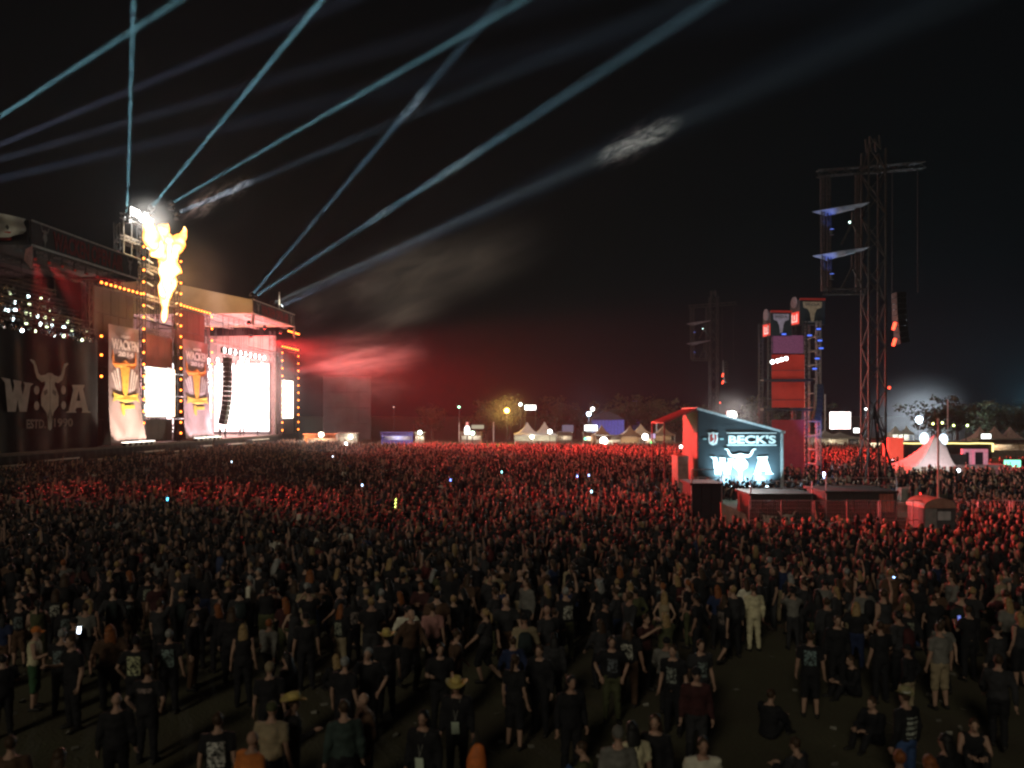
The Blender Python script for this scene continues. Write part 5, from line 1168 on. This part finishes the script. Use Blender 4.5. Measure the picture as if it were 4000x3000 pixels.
fore(2520, 2400, -140, 'person in maroon shirt being hugged by the olive jacket', shirt='maroon', hair='short', pose='clap')
f1, VF = fore(3540, 2698, 25, 'person in hat with white band and black hoodie with white lines of text', hat='fedora', hair='short', sleeve='long', trouser='blue')
def lines_mat():
    m = bpy.data.materials.new('text lines print'); m.use_nodes = True; nt = m.node_tree; b = nt.nodes['Principled BSDF']; tc = nt.nodes.new('ShaderNodeTexCoord'); sp = nt.nodes.new('ShaderNodeSeparateXYZ'); nt.links.new(tc.outputs['Object'], sp.inputs[0])
    w = nt.nodes.new('ShaderNodeMath'); w.operation = 'SINE'; mu = nt.nodes.new('ShaderNodeMath'); mu.operation = 'MULTIPLY'; mu.inputs[1].default_value = 70; nt.links.new(sp.outputs[2], mu.inputs[0]); nt.links.new(mu.outputs[0], w.inputs[0])
    g_ = nt.nodes.new('ShaderNodeMath'); g_.operation = 'GREATER_THAN'; g_.inputs[1].default_value = -.1; nt.links.new(w.outputs[0], g_.inputs[0]); nz = nt.nodes.new('ShaderNodeTexNoise'); nz.inputs['Scale'].default_value = 40; nt.links.new(tc.outputs['Object'], nz.inputs['Vector'])
    g2 = nt.nodes.new('ShaderNodeMath'); g2.operation = 'GREATER_THAN'; g2.inputs[1].default_value = .46; nt.links.new(nz.outputs['Fac'], g2.inputs[0]); p = nt.nodes.new('ShaderNodeMath'); p.operation = 'MULTIPLY'; nt.links.new(g_.outputs[0], p.inputs[0]); nt.links.new(g2.outputs[0], p.inputs[1])
    mx = nt.nodes.new('ShaderNodeMix'); mx.data_type = 'RGBA'; mx.inputs[6].default_value = (.012, .012, .014, 1); mx.inputs[7].default_value = (.5, .55, .48, 1); nt.links.new(p.outputs[0], mx.inputs[0]); nt.links.new(mx.outputs[2], b.inputs['Base Color']); return m
back_print(VF, None, f1, -1, 1.02, 1.36, .24, lines_mat())
fore(3672, 2448, 10, 'tall person in grey shirt and beige shorts seen from behind', shirt='grey', trouser='beige', legs='short', hair='short', hc='brown', h=1.04)
fore(3270, 2405, 175, 'person in black with orange lit face by the open ground', hair='short', sleeve='long')
fore(3165, 2470, -20, 'person in black vest with teal patch and bare legs', legs='short', hair='short', pr=(-1, 1.1, 1.4, .24, print_mat((.2, .3, .3))))
fore(3440, 2430, 10, 'person in black shirt with pale bare arm by the grey shirt', pose='drink', hair='short')
fore(3518, 2935, 0, 'person with short reddish hair low in front below the fedora', hair='short', hc='ginger', shirt='brown', sleeve='long', sk=1)
fore(3635, 2955, 5, 'person with curly ginger hair low in front', hair='long', hc='ginger', sleeve='long', sk=1)
fore(3800, 2800, 160, 'person sitting on the grass with bare arms round the knees', pose='sit', sleeve='none', sk=0)
fore(3420, 2720, 120, 'person in black sitting on the grass near the fedora', pose='sit', sleeve='long')
fore(3130, 2890, 40, 'person in black sitting low with pale sleeve', pose='sit', sleeve='long', shirt='charcoal')
fore(3340, 2560, 100, 'person in black sitting on the ground beside the open patch', pose='sit', sleeve='long', shirt='black')
fore(3000, 2700, -50, 'person in black crouched on the grass in the open', pose='sit', sleeve='long')
fore(2300, 2900, 80, 'person in faded jeans sitting beside the cream shirt', pose='sit', sleeve='long', shirt='olive', trouser='blue')
fore(1690, 2360, 5, 'person in pink shirt carrying a red bag on the back', shirt='pink', hair='short', hc='brown')
fore(1780, 2460, -70, 'person in dark brown shirt bending forward with bare arm', shirt='brown', pose='walk')
fore(3552, 2070, 60, 'person in white shirt with red lit face near the fence', shirt='white', sleeve='long', hair='short', pose='phone', hi=False)
fore(2110, 2520, 150, 'person in black beside hands at pockets with warm lit hand', pose='drink', sleeve='long')
fore(2010, 2560, -30, 'person in black with bare calves on the open grass', legs='short', hair='tail', fem=True)
fore(230, 2930, 0, 'person in cream top at the lower edge with long hair', shirt='cream', hair='long', hc='brown', sleeve='long')
fore(40, 2880, 20, 'person in dark jacket with brown hair at the lower corner', hair='short', sleeve='long', shirt='brown')
fore(3900, 2560, -30, 'person in charcoal jacket walking past the seated bare arms', pose='walk', sleeve='long', shirt='charcoal')
fore(3700, 2870, 30, 'person in black by the curly ginger hair', hair='long', hc='black', sleeve='long')
# passes, bag
for w, V in ((w1, V1), (w2, V2)):
    m = MB(); m.bar((-.07, .1, 1.46), (0, .17, 1.12), .008); m.bar((.07, .1, 1.46), (0, .17, 1.12), .008); ln = attach(m.mesh('lanyard', mat('lanyard ribbon', (.25, .25, .22), .7)), 'lanyard', w)
    m = MB(); m.box((0, .175, 1.0), (.13, .012, .2), Matrix.Rotation(.06, 3, 'Y')); attach(m.mesh('paper_pass', mat('pale green paper', (.5, .58, .46), .7)), 'paper_pass', ln)
x, y = at(2255, 2735, .95); bg_ = thing('tote_bag', 'black tote bag with a white emblem hanging beside a lowered head', 'bag', (x, y, 0)); MB().rings([(x, y, .42, .13, .05), (x, y, .46, .17, .07), (x, y, .75, .17, .06), (x, y, .8, .165, .03)], 14).build('bag_body', cloth, bg_, smooth=True).color = (.012, .012, .012, 1)
MB().tube([(x-.1, y, .78), (x-.06, y, .98), (x+.06, y, .98), (x+.1, y, .78)], .012, 6).build('handle', rubber, bg_); MB().grid(lambda u, v: (x-.09+.18*u, y-.078, .5+.22*v), 4, 4).build('emblem', print_mat((.5, .5, .34)), bg_)
x, y = at(1862, 2905, 1.1); cg = thing('orange_bag', 'orange bag carried at hip height low in front', 'bag', (x, y, 0)); MB().rings([(x, y, .5, .12, .09), (x, y, .55, .17, .12), (x, y, .85, .16, .11), (x+.02, y, 1.05, .1, .06), (x+.02, y, 1.1, .04, .03)], 14).build('bag_body', mat('orange nylon', (.6, .16, .04), .6, scale=8), cg, smooth=True); MB().tube([(x-.08, y, 1.0), (x, y+.1, 1.3), (x+.1, y, 1.0)], .015, 6).build('strap', rubber, cg)
# ---- phones and glow sticks in people's hands
PH = [(655, 1952, 'raise', (.1, .6, 1), 'bright blue', 'far left before the red lit row'), (1485, 2133, 'phone', (.15, .5, 1), 'blue', 'in the dark middle of the crowd'), (1960, 1845, 'raise', (.3, .9, .9), 'cyan', 'deep in the crowd'), (1415, 1897, 'raise', (.5, .7, 1), 'pale blue', 'deep in the crowd'), (1760, 1877, 'raise', (.15, .25, 1), 'deep blue', 'deep in the crowd'), (2255, 1862, 'raise', (.3, .4, 1), 'violet blue', 'among red lit heads'), (2300, 1858, 'raise', (.4, .55, 1), 'soft blue', 'beside a violet phone'), (2310, 1922, 'raise', (.4, .8, 1), 'cyan', 'above red lit faces'), (3490, 2265, 'phone', (.3, .5, .9), 'blue', 'below the fenced cabins'), (3745, 2420, 'phone', (.12, .16, .5), 'dim blue', 'near the grey shirt'), (1300, 1784, 'raise', (.8, .85, 1), 'white', 'before the far stage'), (905, 1805, 'raise', (.6, .8, 1), 'pale blue', 'near the stage front')]
def phone(q, c, lab, rz=0.):
    t = thing('phone', lab, 'phone', q); M = Matrix.Rotation(rz, 3, 'Z') @ Matrix.Rotation(-.25, 3, 'X')
    MB().box(Vector(q)+Vector((0, .008, .03)), (.08, .012, .155), M).build('case', rubber, t); MB().box(Vector(q)+Vector((0, 0, .03)), (.072, .006, .14), M).build('screen', glow('phone %.2f %.2f %.2f' % c, c, 7 if max(c) > .6 else 1.5), t)
def holder(px, py, pose, lab, grp):
    V = variant(pose, 'short', 'long', False, False); hd = V['hands'][1]; Y = (CAMZ-hd.z)*F/(py-HY); fc = .15; c, s_ = math.cos(fc), math.sin(fc); q = G(px, py, Y); x = q.x-(hd.x*c-hd.y*s_); y = q.y-(hd.x*s_+hd.y*c)
    person(x, y, fc, lab, grp, pose, 'short', 'long', False, 'short', 'brown', 'black', 'black'); FORE.append((x, y)); return q
for px, py, pose, c, cn, wh in PH:
    q = holder(px, py, pose, 'person in black with %s glowing phone %s' % (cn, wh), 'people holding lit phones'); phone(q-Vector((0, .03, 0)), c, 'lit phone glowing %s %s' % (cn, wh))
hd = o2[1]['hands'][1]; a_ = R(12); phone((o2[0].location.x+hd.x*math.cos(a_)-hd.y*math.sin(a_)+.17, o2[0].location.y+hd.x*math.sin(a_)+hd.y*math.cos(a_), hd.z+.28), (.8, .9, 1), 'white glowing phone held by the person with grey hair')
q = holder(1545, 1956, 'raise', 'person in black raising an arm with yellow green glow sticks', None)
for k in range(3):
    p = q+Vector((-.01*k, -.04, -.17*k)); tag(MB().tube([p, p+Vector((.03, 0, .11))], .016, 6).build('glow_stick', glow('glow stick', (.85, 1, .2), 7), loc=p), 'yellow green glow stick on a raised arm in the red lit crowd', 'glow stick', 'glow sticks')
_pk = MB(); _pk.rings([(0, -.18, .98, .1, .05), (0, -.2, 1.02, .15, .08), (0, -.21, 1.2, .155, .085), (0, -.19, 1.38, .13, .07), (0, -.17, 1.43, .08, .04)], 14); PACK = _pk.mesh('backpack', cloth, True)
# ---- the rest of the 300 nearest
prng = random.Random(21)
def face_stage(x, y): return math.atan2(-(-44-x), 150-y)
def free(x, y, pts, d): return all((x-a)**2+(y-b)**2 > d*d for a, b in pts)
def blocked(x, y):
    if x < -51.5+.0637*y+.9: return True
    if 36.8 < y < 54 and G(2690, 0, y).x < x < G(3745, 0, y).x: return True
    if 57.5 < y < 68 and 10.5 < x < 22: return True
    if 72 < y < 81 and G(2990, 0, y).x-.5 < x < G(3225, 0, y).x+.5: return True
    if abs(y-60) < 3 and abs(x-m1.location.x) < 3: return True
    if abs(y-134) < 3 and abs(x-m2.location.x) < 3: return True
    if 34.5 < y < 38.5 and abs(x-G(3610, 0, 36.5).x) < 2: return True
    if y > 72 and x > G(3495, 0, y).x-.5 and y < 84: return True
    if y > 86 and x > G(3460, 0, y).x: return True
    return False
def openness(x, y):
    """trampled clearings between the groups in front"""
    v = math.sin(x*.55+1.3)*math.cos(y*.5+.4)+.5*math.sin(x*.23-y*.31)
    return v
spots = list(FORE); n_need = 298-len(FORE)-10; Ymax = 14.; added = 0; tries = 0
NEAR = []
while len(NEAR) < n_need and tries < 60000:
    tries += 1; y = 15.5+9.5*math.sqrt(prng.random()); x = prng.uniform(-.67, .67)*y
    if blocked(x, y) or openness(x, y) > (.2+.22*(y-15.5)): continue
    if not free(x, y, spots, .6 if y > 19.5 else .8): continue
    spots.append((x, y)); NEAR.append((x, y))
SH = ['black']*16+['charcoal']*7+['grey', 'grey', 'olive', 'brown', 'maroon', 'navy', 'brown', 'beige', 'white']
HN = {'short': 'short', 'long': 'long', 'tail': 'tied back', 'bald': 'no'}
for x, y in NEAR:
    hair = prng.choice(['short']*5+['long']*4+['tail', 'bald', 'cap', 'cap']); hc = prng.choice(['brown']*4+['black']*3+['blond']*2+['grey', 'ginger']); shirt = prng.choice(SH); tr = prng.choice(['black']*6+['charcoal']*2+['navy', 'olive', 'brown', 'beige']); sl, lg, fk = prng.choice([('short', 'long', 0)]*3+[('long', 'long', 0)]*3+[('none', 'short', 1)]+[('short', 'short', 0)])
    fem = bool(fk); hair = hair if not fem else prng.choice(['long', 'long', 'tail']); pose = prng.choice(['stand']*5+['pockets']*2+['drink']*3+['crossed']*2+['phone', 'clap', 'raise', 'walk', 'walk'] if y > 20 else ['stand']*4+['pockets', 'drink', 'drink', 'walk', 'walk', 'crossed', 'sit'])
    fc = face_stage(x, y)+prng.gauss(0, .45) if prng.random() < .72 else prng.uniform(-3.1, 3.1)
    pt = {'stand': 'standing', 'pockets': 'hands on hips', 'drink': 'one forearm lifted', 'crossed': 'arms folded', 'phone': 'hands before the chest', 'clap': 'clapping', 'raise': 'one arm raised', 'both': 'both arms raised', 'walk': 'walking', 'sit': 'sitting on the grass'}[pose]
    hd_ = 'black cap' if hair == 'cap' else ('shaved head' if hair == 'bald' else '%s %s hair' % (HN[hair], hc))
    lab = 'person with %s, %s %s and %s %s, %s' % (hd_, shirt, {'short': 'shirt', 'long': 'jacket', 'none': 'vest'}[sl], tr, 'shorts' if lg == 'short' else 'trousers', pt)
    pr = None
    if shirt == 'black' and prng.random() < .38 and y < 26: pr = (-1, 1.04, 1.36, .22, print_mat(prng.choice([(.16, .2, .2), (.3, .32, .24), (.25, .2, .18), (.5, .5, .42)])))
    person(x, y, fc, lab, 'people standing in the crowd', pose, sl, lg, fem, hair, hc, shirt, tr, None, prng.randrange(4), prng.uniform(.9, 1.07), y < 19, 0, pr)
    if pose != 'sit' and sl == 'long' and prng.random() < .35: attach(PACK, 'backpack', LAST[0], prng.choice([(.015, .015, .017), (.02, .03, .03), (.06, .015, .015)]))
# ---- performers and red lit people on the platform
for i, (y, o, ps, lab) in enumerate(((135.5, -1.2, 'drink', 'performer playing at the near side of the bright stage'), (139.5, -2.0, 'clap', 'performer with lifted hands in the glare of the bright stage'), (143.5, -1.0, 'walk', 'performer striding in the middle of the bright stage'), (148, -2.2, 'drink', 'performer with an instrument on the bright stage'), (153, -1.5, 'raise', 'performer raising one arm at the far side of the bright stage'))):
    p = S(y, o, 2.4); person(p.x, p.y, R(-90)+.3*(i-2), lab, 'performers on the bright stage', ps, 'long', 'long', False, 'long', 'black', 'black', 'black', z=2.4)
px_ = [(3800, 1978, 43.5, 'both', 120, 'person in red light raising both bare arms on the platform'), (3832, 1975, 44, 'drink', 110, 'bare armed person in red light leaning on the platform rail'), (3740, 1985, 44.5, 'stand', 90, 'person with red lit face beside the arched cabin'), (3905, 1978, 45, 'raise', 100, 'person in red light raising one arm right of the platform'), (3935, 1985, 44, 'stand', 70, 'person in red light at the end of the platform')]
for px, py, Y, ps, fc, lab in px_:
    q = G(px, py, Y); person(q.x, q.y, R(fc), lab, None, ps, 'none', 'long', False, 'short', 'brown', 'black', 'black', z=max(0, q.z-1.76))
a = G(3725, 0, 44.3); b = G(3955, 0, 44.3); zz = max(.15, G(3830, 1980, 44).z-1.78); pl = thing('viewing_platform', 'low platform with rail under people in red light', 'platform', ((a.x+b.x)/2, 44.3, 0))
for i in range(6): MB().box((a.x+(b.x-a.x)*(i+.5)/6, 44.3, zz-.06), ((b.x-a.x)/6-.02, 2.6, .1)).build('plank', wood, pl)
for i in range(4): MB().bar((a.x+(b.x-a.x)*i/3, 43.1, 0), (a.x+(b.x-a.x)*i/3, 43.1, zz+1.0), .06).build('rail_post', steel, pl)
MB().bar((a.x, 43.1, zz+1.0), (b.x, 43.1, zz+1.0), .06).build('rail', steel, pl)

# ------------------------------------------------------------------ the dense crowd behind (one mass)
def low_person(pose, hair, n=6):
    m = MB(); mid = n > 6
    if mid:
        for sg in (-1, 1): m.tube([(sg*.1, 0, .92), (sg*.11, .02, .5), (sg*.12, 0, .06)], [.1, .075, .055], 7, True, 2); m.box((sg*.12, .06, .04), (.09, .24, .08), None, 3)
        m.rings([(0, 0, .8, .16, .11), (0, 0, 1.0, .17, .12)], n, None, 2)
    else: m.rings([(0, 0, .5, .15, .1), (0, 0, .95, .17, .12)], n, None, 2)
    m.rings([(0, 0, .92, .175, .13), (0, 0, 1.15, .16, .12), (0, 0, 1.36, .2, .125), (0, 0, 1.47, .1, .08)]+([(0, .0, 1.53, .05, .055)] if mid else []), n, None, 1)
    m.ball((0, .02, 1.62), (.078, .095, .12), n+2 if mid else 7, 7 if mid else 5, None, 0)
    if hair == 'long': m.rings([(0, -.09, 1.33, .1, .035), (0, -.07, 1.6, .1, .07), (0, -.03, 1.74, .07, .08), (0, -.02, 1.76, .02, .02)], n, None, 3)
    elif hair == 'short': m.ball((0, -.025, 1.66), (.085, .09, .105), n, 6 if mid else 4, None, 3)
    for i, sg in enumerate((-1, 1)):
        el, wr = POSES[pose]['a'][i]; s0 = Vector((sg*.19, 0, 1.42)); e = s0+Vector((sg*el[0], el[1], el[2])); w = s0+Vector((sg*wr[0], wr[1], wr[2])); k = 7 if mid else 5
        m.tube([s0+Vector((-sg*.06, 0, .02)), s0, s0.lerp(e, .6)] if mid else [s0, s0.lerp(e, .6)], [.06, .068, .056] if mid else [.065, .055], k, True, 1); m.tube([s0.lerp(e, .6), e, w, w+(w-e).normalized()*.14], [.045, .043, .03, .02], k, True, 0)
    return m
LOW = [low_person(p, h) for p, h in (('stand', 'short'), ('stand', 'long'), ('drink', 'short'), ('raise', 'short'), ('both', 'short'), ('clap', 'long'), ('pockets', 'none'), ('raise', 'long'))]
LOW += [low_person(p, h, 9) for p, h in (('stand', 'short'), ('stand', 'long'), ('drink', 'short'), ('raise', 'short'), ('walk', 'long'), ('crossed', 'long'), ('pockets', 'none'), ('clap', 'short'))]
LW = np.array([.28, .23, .19, .09, .05, .09, .02, .05])
LD = []
for m in LOW:
    tri = []; tm = []
    for f, mi in zip(m.f, m.m):
        for k in range(1, len(f)-1): tri.append((f[0], f[k], f[k+1])); tm.append(mi)
    LD.append((np.array(m.v), np.array(tri), np.array(tm)))
crng = np.random.default_rng(5)
pts = []; cell = {}
def near_ok(x, y, d):
    cx, cy_ = int(x/d), int(y/d)
    for i in (-1, 0, 1):
        for j in (-1, 0, 1):
            for a, b in cell.get((cx+i, cy_+j), ()):
                if (a-x)**2+(b-y)**2 < d*d: return False
    cell.setdefault((cx, cy_), []).append((x, y)); return True
for x, y in spots: cell.setdefault((int(x/.6), int(y/.6)), []).append((x, y))
for k in range(34000):
    y = math.sqrt(23**2+(148**2-23**2)*crng.random()) if k % 3 else 23+22*crng.random(); x = crng.uniform(-.69, .69)*y
    if blocked(x, y): continue
    if y > 112 and x > -12 and crng.random() < min(.8, (y-112)/40): continue
    if y > 134 and x > -30: continue
    if near_ok(x, y, .6): pts.append((x, y))
    if len(pts) >= 11000: break
shirtc = [mat('crowd cloth %d' % i, c, .85, var=.3) for i, c in enumerate(((.012, .012, .014), (.03, .03, .033), (.07, .055, .05), (.15, .14, .13), (.1, .02, .02), (.5, .47, .4), (.03, .045, .1)))]
skinc = [mat('crowd skin %d' % i, c, .55, var=.1) for i, c in enumerate(((.34, .21, .15), (.25, .145, .1)))]; hairc = [mat('crowd hair %d' % i, c, .6) for i, c in enumerate(((.03, .02, .014), (.012, .011, .011), (.25, .17, .08)))]
cm = skinc+shirtc+hairc; SW = np.array([.68, .21, .045, .02, .02, .01, .015])
vi = crng.choice(8, len(pts), p=LW)+np.array([8 if q[1] < 35 else 0 for q in pts]); AV = []; AF = []; AM = []; base = 0
for k, (x, y) in enumerate(pts):
    v, t, tm = LD[vi[k]]; a = math.atan2(44+x, 150-y)+crng.normal(0, .35) if crng.random() < (.5 if y < 58 else .85) else crng.uniform(-3.1, 3.1); c, s = math.cos(a), math.sin(a); h = crng.uniform(.92, 1.08)
    w = np.empty_like(v); w[:, 0] = (v[:, 0]*c-v[:, 1]*s)*h+x; w[:, 1] = (v[:, 0]*s+v[:, 1]*c)*h+y; w[:, 2] = v[:, 2]*h
    AV.append(w); AF.append(t+base); base += len(v)
    lut = np.array([crng.integers(0, 2), 2+crng.choice(7, p=SW), 2+crng.choice(2), 9+crng.choice(3, p=[.5, .44, .06])]); AM.append(lut[tm])
AV = np.concatenate(AV); AF = np.concatenate(AF); AM = np.concatenate(AM)
me = bpy.data.meshes.new('festival_crowd'); me.vertices.add(len(AV)); me.vertices.foreach_set('co', AV.ravel().astype(np.float32)); me.loops.add(AF.size); me.loops.foreach_set('vertex_index', AF.ravel().astype(np.int32))
me.polygons.add(len(AF)); me.polygons.foreach_set('loop_start', np.arange(0, AF.size, 3, dtype=np.int32)); me.polygons.foreach_set('material_index', AM.astype(np.int32)); me.polygons.foreach_set('use_smooth', np.ones(len(AF), dtype=bool)); me.update(calc_edges=True)
for m in cm: me.materials.append(m)
co = bpy.data.objects.new('festival_crowd', me); COL.objects.link(co); tag(co, 'dense mass of festival goers filling the field before the stages', 'crowd', kind='stuff')
# ---- litter trodden into the grass
lt_ = MB(); lr = random.Random(4)
for _ in range(420):
    y = 9+26*lr.random(); x = lr.uniform(-.68, .68)*y; s_ = lr.uniform(.03, .08); M = Matrix.Rotation(lr.uniform(0, 6), 3, 'Z') @ Matrix.Rotation(lr.uniform(-.6, .6), 3, 'X')
    if lr.random() < .5: lt_.lathe((x, y, .035), [(.03, 0), (.042, .11)], 7, Matrix.Rotation(lr.uniform(0, 6), 3, 'Z') @ Matrix.Rotation(1.5, 3, 'X'))
    else: lt_.box((x, y, .02), (s_*2, s_*1.4, .006), M)
tag(lt_.build('litter', mat('paper and plastic litter', (.2, .19, .16), .7, var=.6, scale=.8)), 'paper cups and scraps trodden into the grass', 'litter', kind='stuff')
# ---- red stage light over the crowd
for k in range(8):
    t = k/7; tx = -27+62*t; ty = 50-13*t+3*math.sin(k*2.4); y = 79+2.1*k; p = S(y, 5.0, 21.6)
    r = thing('wash_light', 'red wash lamp under the canopy edge above the black curtain', 'stage light', p+UZ*.7, 'red wash lamps over the black curtain'); q = (Vector((tx, ty, 1.5))-p).to_track_quat('Z', 'Y').to_matrix()
    hd_ = MB().lathe(p, [(0, -.25), (.12, -.24), (.16, 0), (.16, .3)], 12, q).build('head', rubber, r); MB().lathe(p, [(0, .2), (.14, .21)], 12, q).build('lens', glow('dim red lens', (1, .08, .05), .12), hd_); MB().bar(p, p+UZ*.8, .08).build('hanger', darksteel, r)
    spot(p+q @ Vector((0, 0, .35)), (tx, ty, 1.5), (240+130*math.sin(k*1.7)-70*t)*1000, RED, 13-3*t, .8, .25)
spot(S(150, 3, 20), (5, 112, 1.5), 2400000, RED, 26, .6, .3); spot(S(150, 3, 20), (45, 95, 1.5), 1800000, RED, 26, .6, .3)
spot(S(148, 3, 20), (-2, 82, 1.5), 700000, RED, 26, .9, .3)
spot(S(156, 3, 20), G(3830, 1990, 44), 900000, RED, 3.2, .5, .2)
spot(S(140, 3, 20), (24, 60, 4), 30000, RED, 7, .6, .2)
spot(S(140, 5.6, 20), (-24, 106, 1.5), 330000, (1, .8, .66), 15, .8, .3)
# ------------------------------------------------------------------ smoke and haze
def volmat(name, dens, col, g):
    m = bpy.data.materials.new(name); m.use_nodes = True; nt = m.node_tree; nt.nodes.remove(nt.nodes['Principled BSDF'])
    v = nt.nodes.new('ShaderNodeVolumePrincipled'); v.inputs['Density'].default_value = dens; v.inputs['Color'].default_value = (*col, 1); v.inputs['Anisotropy'].default_value = g
    nt.links.new(v.outputs[0], nt.nodes['Material Output'].inputs['Volume']); return m, nt, v
def smoke(c, s, rot, dens, lab, freq=2.2, lo=.42, hi=.75, col=(.85, .84, .84), name='smoke', stretch=(1, 1, 1)):
    m, nt, v = volmat('smoke', dens, col, .2); tc = nt.nodes.new('ShaderNodeTexCoord'); gr = nt.nodes.new('ShaderNodeTexGradient'); gr.gradient_type = 'QUADRATIC_SPHERE'; nz = nt.nodes.new('ShaderNodeTexNoise'); nz.inputs['Scale'].default_value = freq; nz.inputs['Detail'].default_value = 4; nz.inputs['Roughness'].default_value = .6; nz.inputs['Distortion'].default_value = .8
    mp = nt.nodes.new('ShaderNodeMapping'); mp.inputs['Scale'].default_value = stretch; mp.inputs['Location'].default_value = (c[0]*.37, c[1]*.11, c[2]*.23)
    nt.links.new(tc.outputs['Object'], gr.inputs[0]); nt.links.new(tc.outputs['Object'], mp.inputs[0]); nt.links.new(mp.outputs[0], nz.inputs['Vector'])
    mr = nt.nodes.new('ShaderNodeMapRange'); mr.inputs[1].default_value = lo; mr.inputs[2].default_value = hi; mr.inputs[3].default_value = 0; mr.inputs[4].default_value = dens; nt.links.new(nz.outputs['Fac'], mr.inputs[0])
    ml = nt.nodes.new('ShaderNodeMath'); ml.operation = 'MULTIPLY'; nt.links.new(mr.outputs[0], ml.inputs[0]); nt.links.new(gr.outputs['Fac'], ml.inputs[1]); nt.links.new(ml.outputs[0], v.inputs['Density'])
    o = MB().ball((0, 0, 0), 1, 20, 12).build(name, m); o.location = c; o.scale = s; o.rotation_euler = rot; tag(o, lab, 'smoke', kind='stuff'); return o
smoke(G(1400, 1395, 160), (17, 9, 7.5), (0, R(-6), 0), .09, 'red lit smoke drifting out of the bright stage', 2.4, .40, .72, stretch=(.8, 1, 1.6))
smoke(G(1420, 1500, 163), (15, 8, 7), (0, 0, 0), .06, 'low reddish smoke beside the bright stage', 2.0)
for (px, py, sx, sz, d, lab) in ((1230, 1200, 9, 6, .05, 'smoke curling over the far edge of the stage roof'), (1390, 1130, 14, 8, .05, 'brownish smoke rising from the stage roof'), (1600, 1060, 19, 10, .04, 'grey brown smoke drifting above the red plume'), (1880, 1010, 24, 11, .03, 'thin grey smoke drifting away over the crowd'), (1560, 1230, 20, 7, .04, 'dull reddish smoke between plume and grey drift')):
    smoke(G(px, py, 184), (sx, 10, sz), (0, R(-22), 0), d, lab, 1.7, .33, .72, stretch=(.9, 1, 1.3))
smoke(S(146, -2, 10.5), (12, 19, 11), (0, 0, 0), .1, 'stage smoke thickened to spread the glare of the bright stage', 1.4, .3, .7)  # smoke made denser so the stage light blooms
smoke(S(116, 2.5, 26.5), (8, 11, 8), (0, 0, 0), .02, 'thin smoke added to spread the orange glow of the tower flame', 1.6, .25, .7)  # volume added for the orange glow round the flame
def along(p, q, px):
    """point on the beam p-q seen in photo column px"""
    for i in range(400):
        r = p.lerp(q, i/400)
        if r.x/r.y*F+2000 >= px: return r
    return q
bH = (RB, G(2010, -60, 150)); bI = (RB+SU*1.4, G(2830, -30, 175)); bJ = (S(142, 5.4, 25.9), G(3600, 60, 190)); bD = (SP(690, 835, -.9), G(1700, 410, 150)); bC = (SP(668, 795, -.6), G(2100, -30, 140))
def wisp(b, px, s, d, lab, freq=1.6):
    q = along(*b, px); v = b[1]-b[0]; smoke(q, s, (0, -math.atan2(v.z, v.x), 0), d, lab, freq, .5, .72, name='smoke_wisp')
wisp(bH, 1612, (5, 3, 2.5), .3, 'smoke wisp caught in the steep beam'); wisp(bI, 1480, (3.4, 2, 1.5), .3, 'small smoke wisp low in the bright slanting beam'); wisp(bI, 1760, (11, 3, 2), .12, 'long smoke wisp in the bright slanting beam', 2)
wisp(bJ, 2490, (12, 5, 4), 1.0, 'long smoke wisp high in the beam from the white pole', 4.5)
wisp(bD, 800, (6, 3, 2.0), 1.6, 'ragged smoke wisps just right of the tower top', 3); wisp(bD, 925, (4, 2.4, 1.6), 1.3, 'smoke wisp farther along the faint low beam', 3)
spot(S(157, 2.5, 15), G(1560, 1420, 160), 380000, (1, .07, .06), 27, .7, .4); spot(S(158, 2, 14), G(1600, 1380, 160), 200000, (1, .45, .42), 22, .8, .4)
spot(S(144, 5.6, 26.3), G(1700, 1090, 186), 210000, (1, .82, .6), 48, .8, .3)
smoke(G(3590, 1640, 172), (15, 8, 12), (0, 0, 0), .075, 'mist added to spread the glow of the dazzling bluish floodlight', 1.2, .1, .8); smoke(G(1980, 1604, 168), (8, 5, 6), (0, 0, 0), .03, 'mist added to spread the glow of the amber street lamp', 1.2, .1, .8); smoke(G(2860, 1618, 61.5), (3.2, 2.2, 2.4), (0, 0, 0), .06, 'mist added to spread the glow of the kiosk roof floodlight', 1.2, .1, .8)  # mist balls added round lamps to give them a bloom
smoke(S(106.3, 2.5, 31.8), (4.5, 5.5, 4.2), (0, 0, 0), .06, 'mist added to spread the glow of the tower flood lamps', 1.2, .1, .8)  # another added mist ball, blooming the tower lamps
hm, _, _ = volmat('haze', .0002, (.72, .88, 1), .5)
h = MB(); h.box((0, 115, 64), (420, 420, 130)); tag(h.build('haze', hm), 'thin night haze over the festival field', 'haze', kind='stuff')
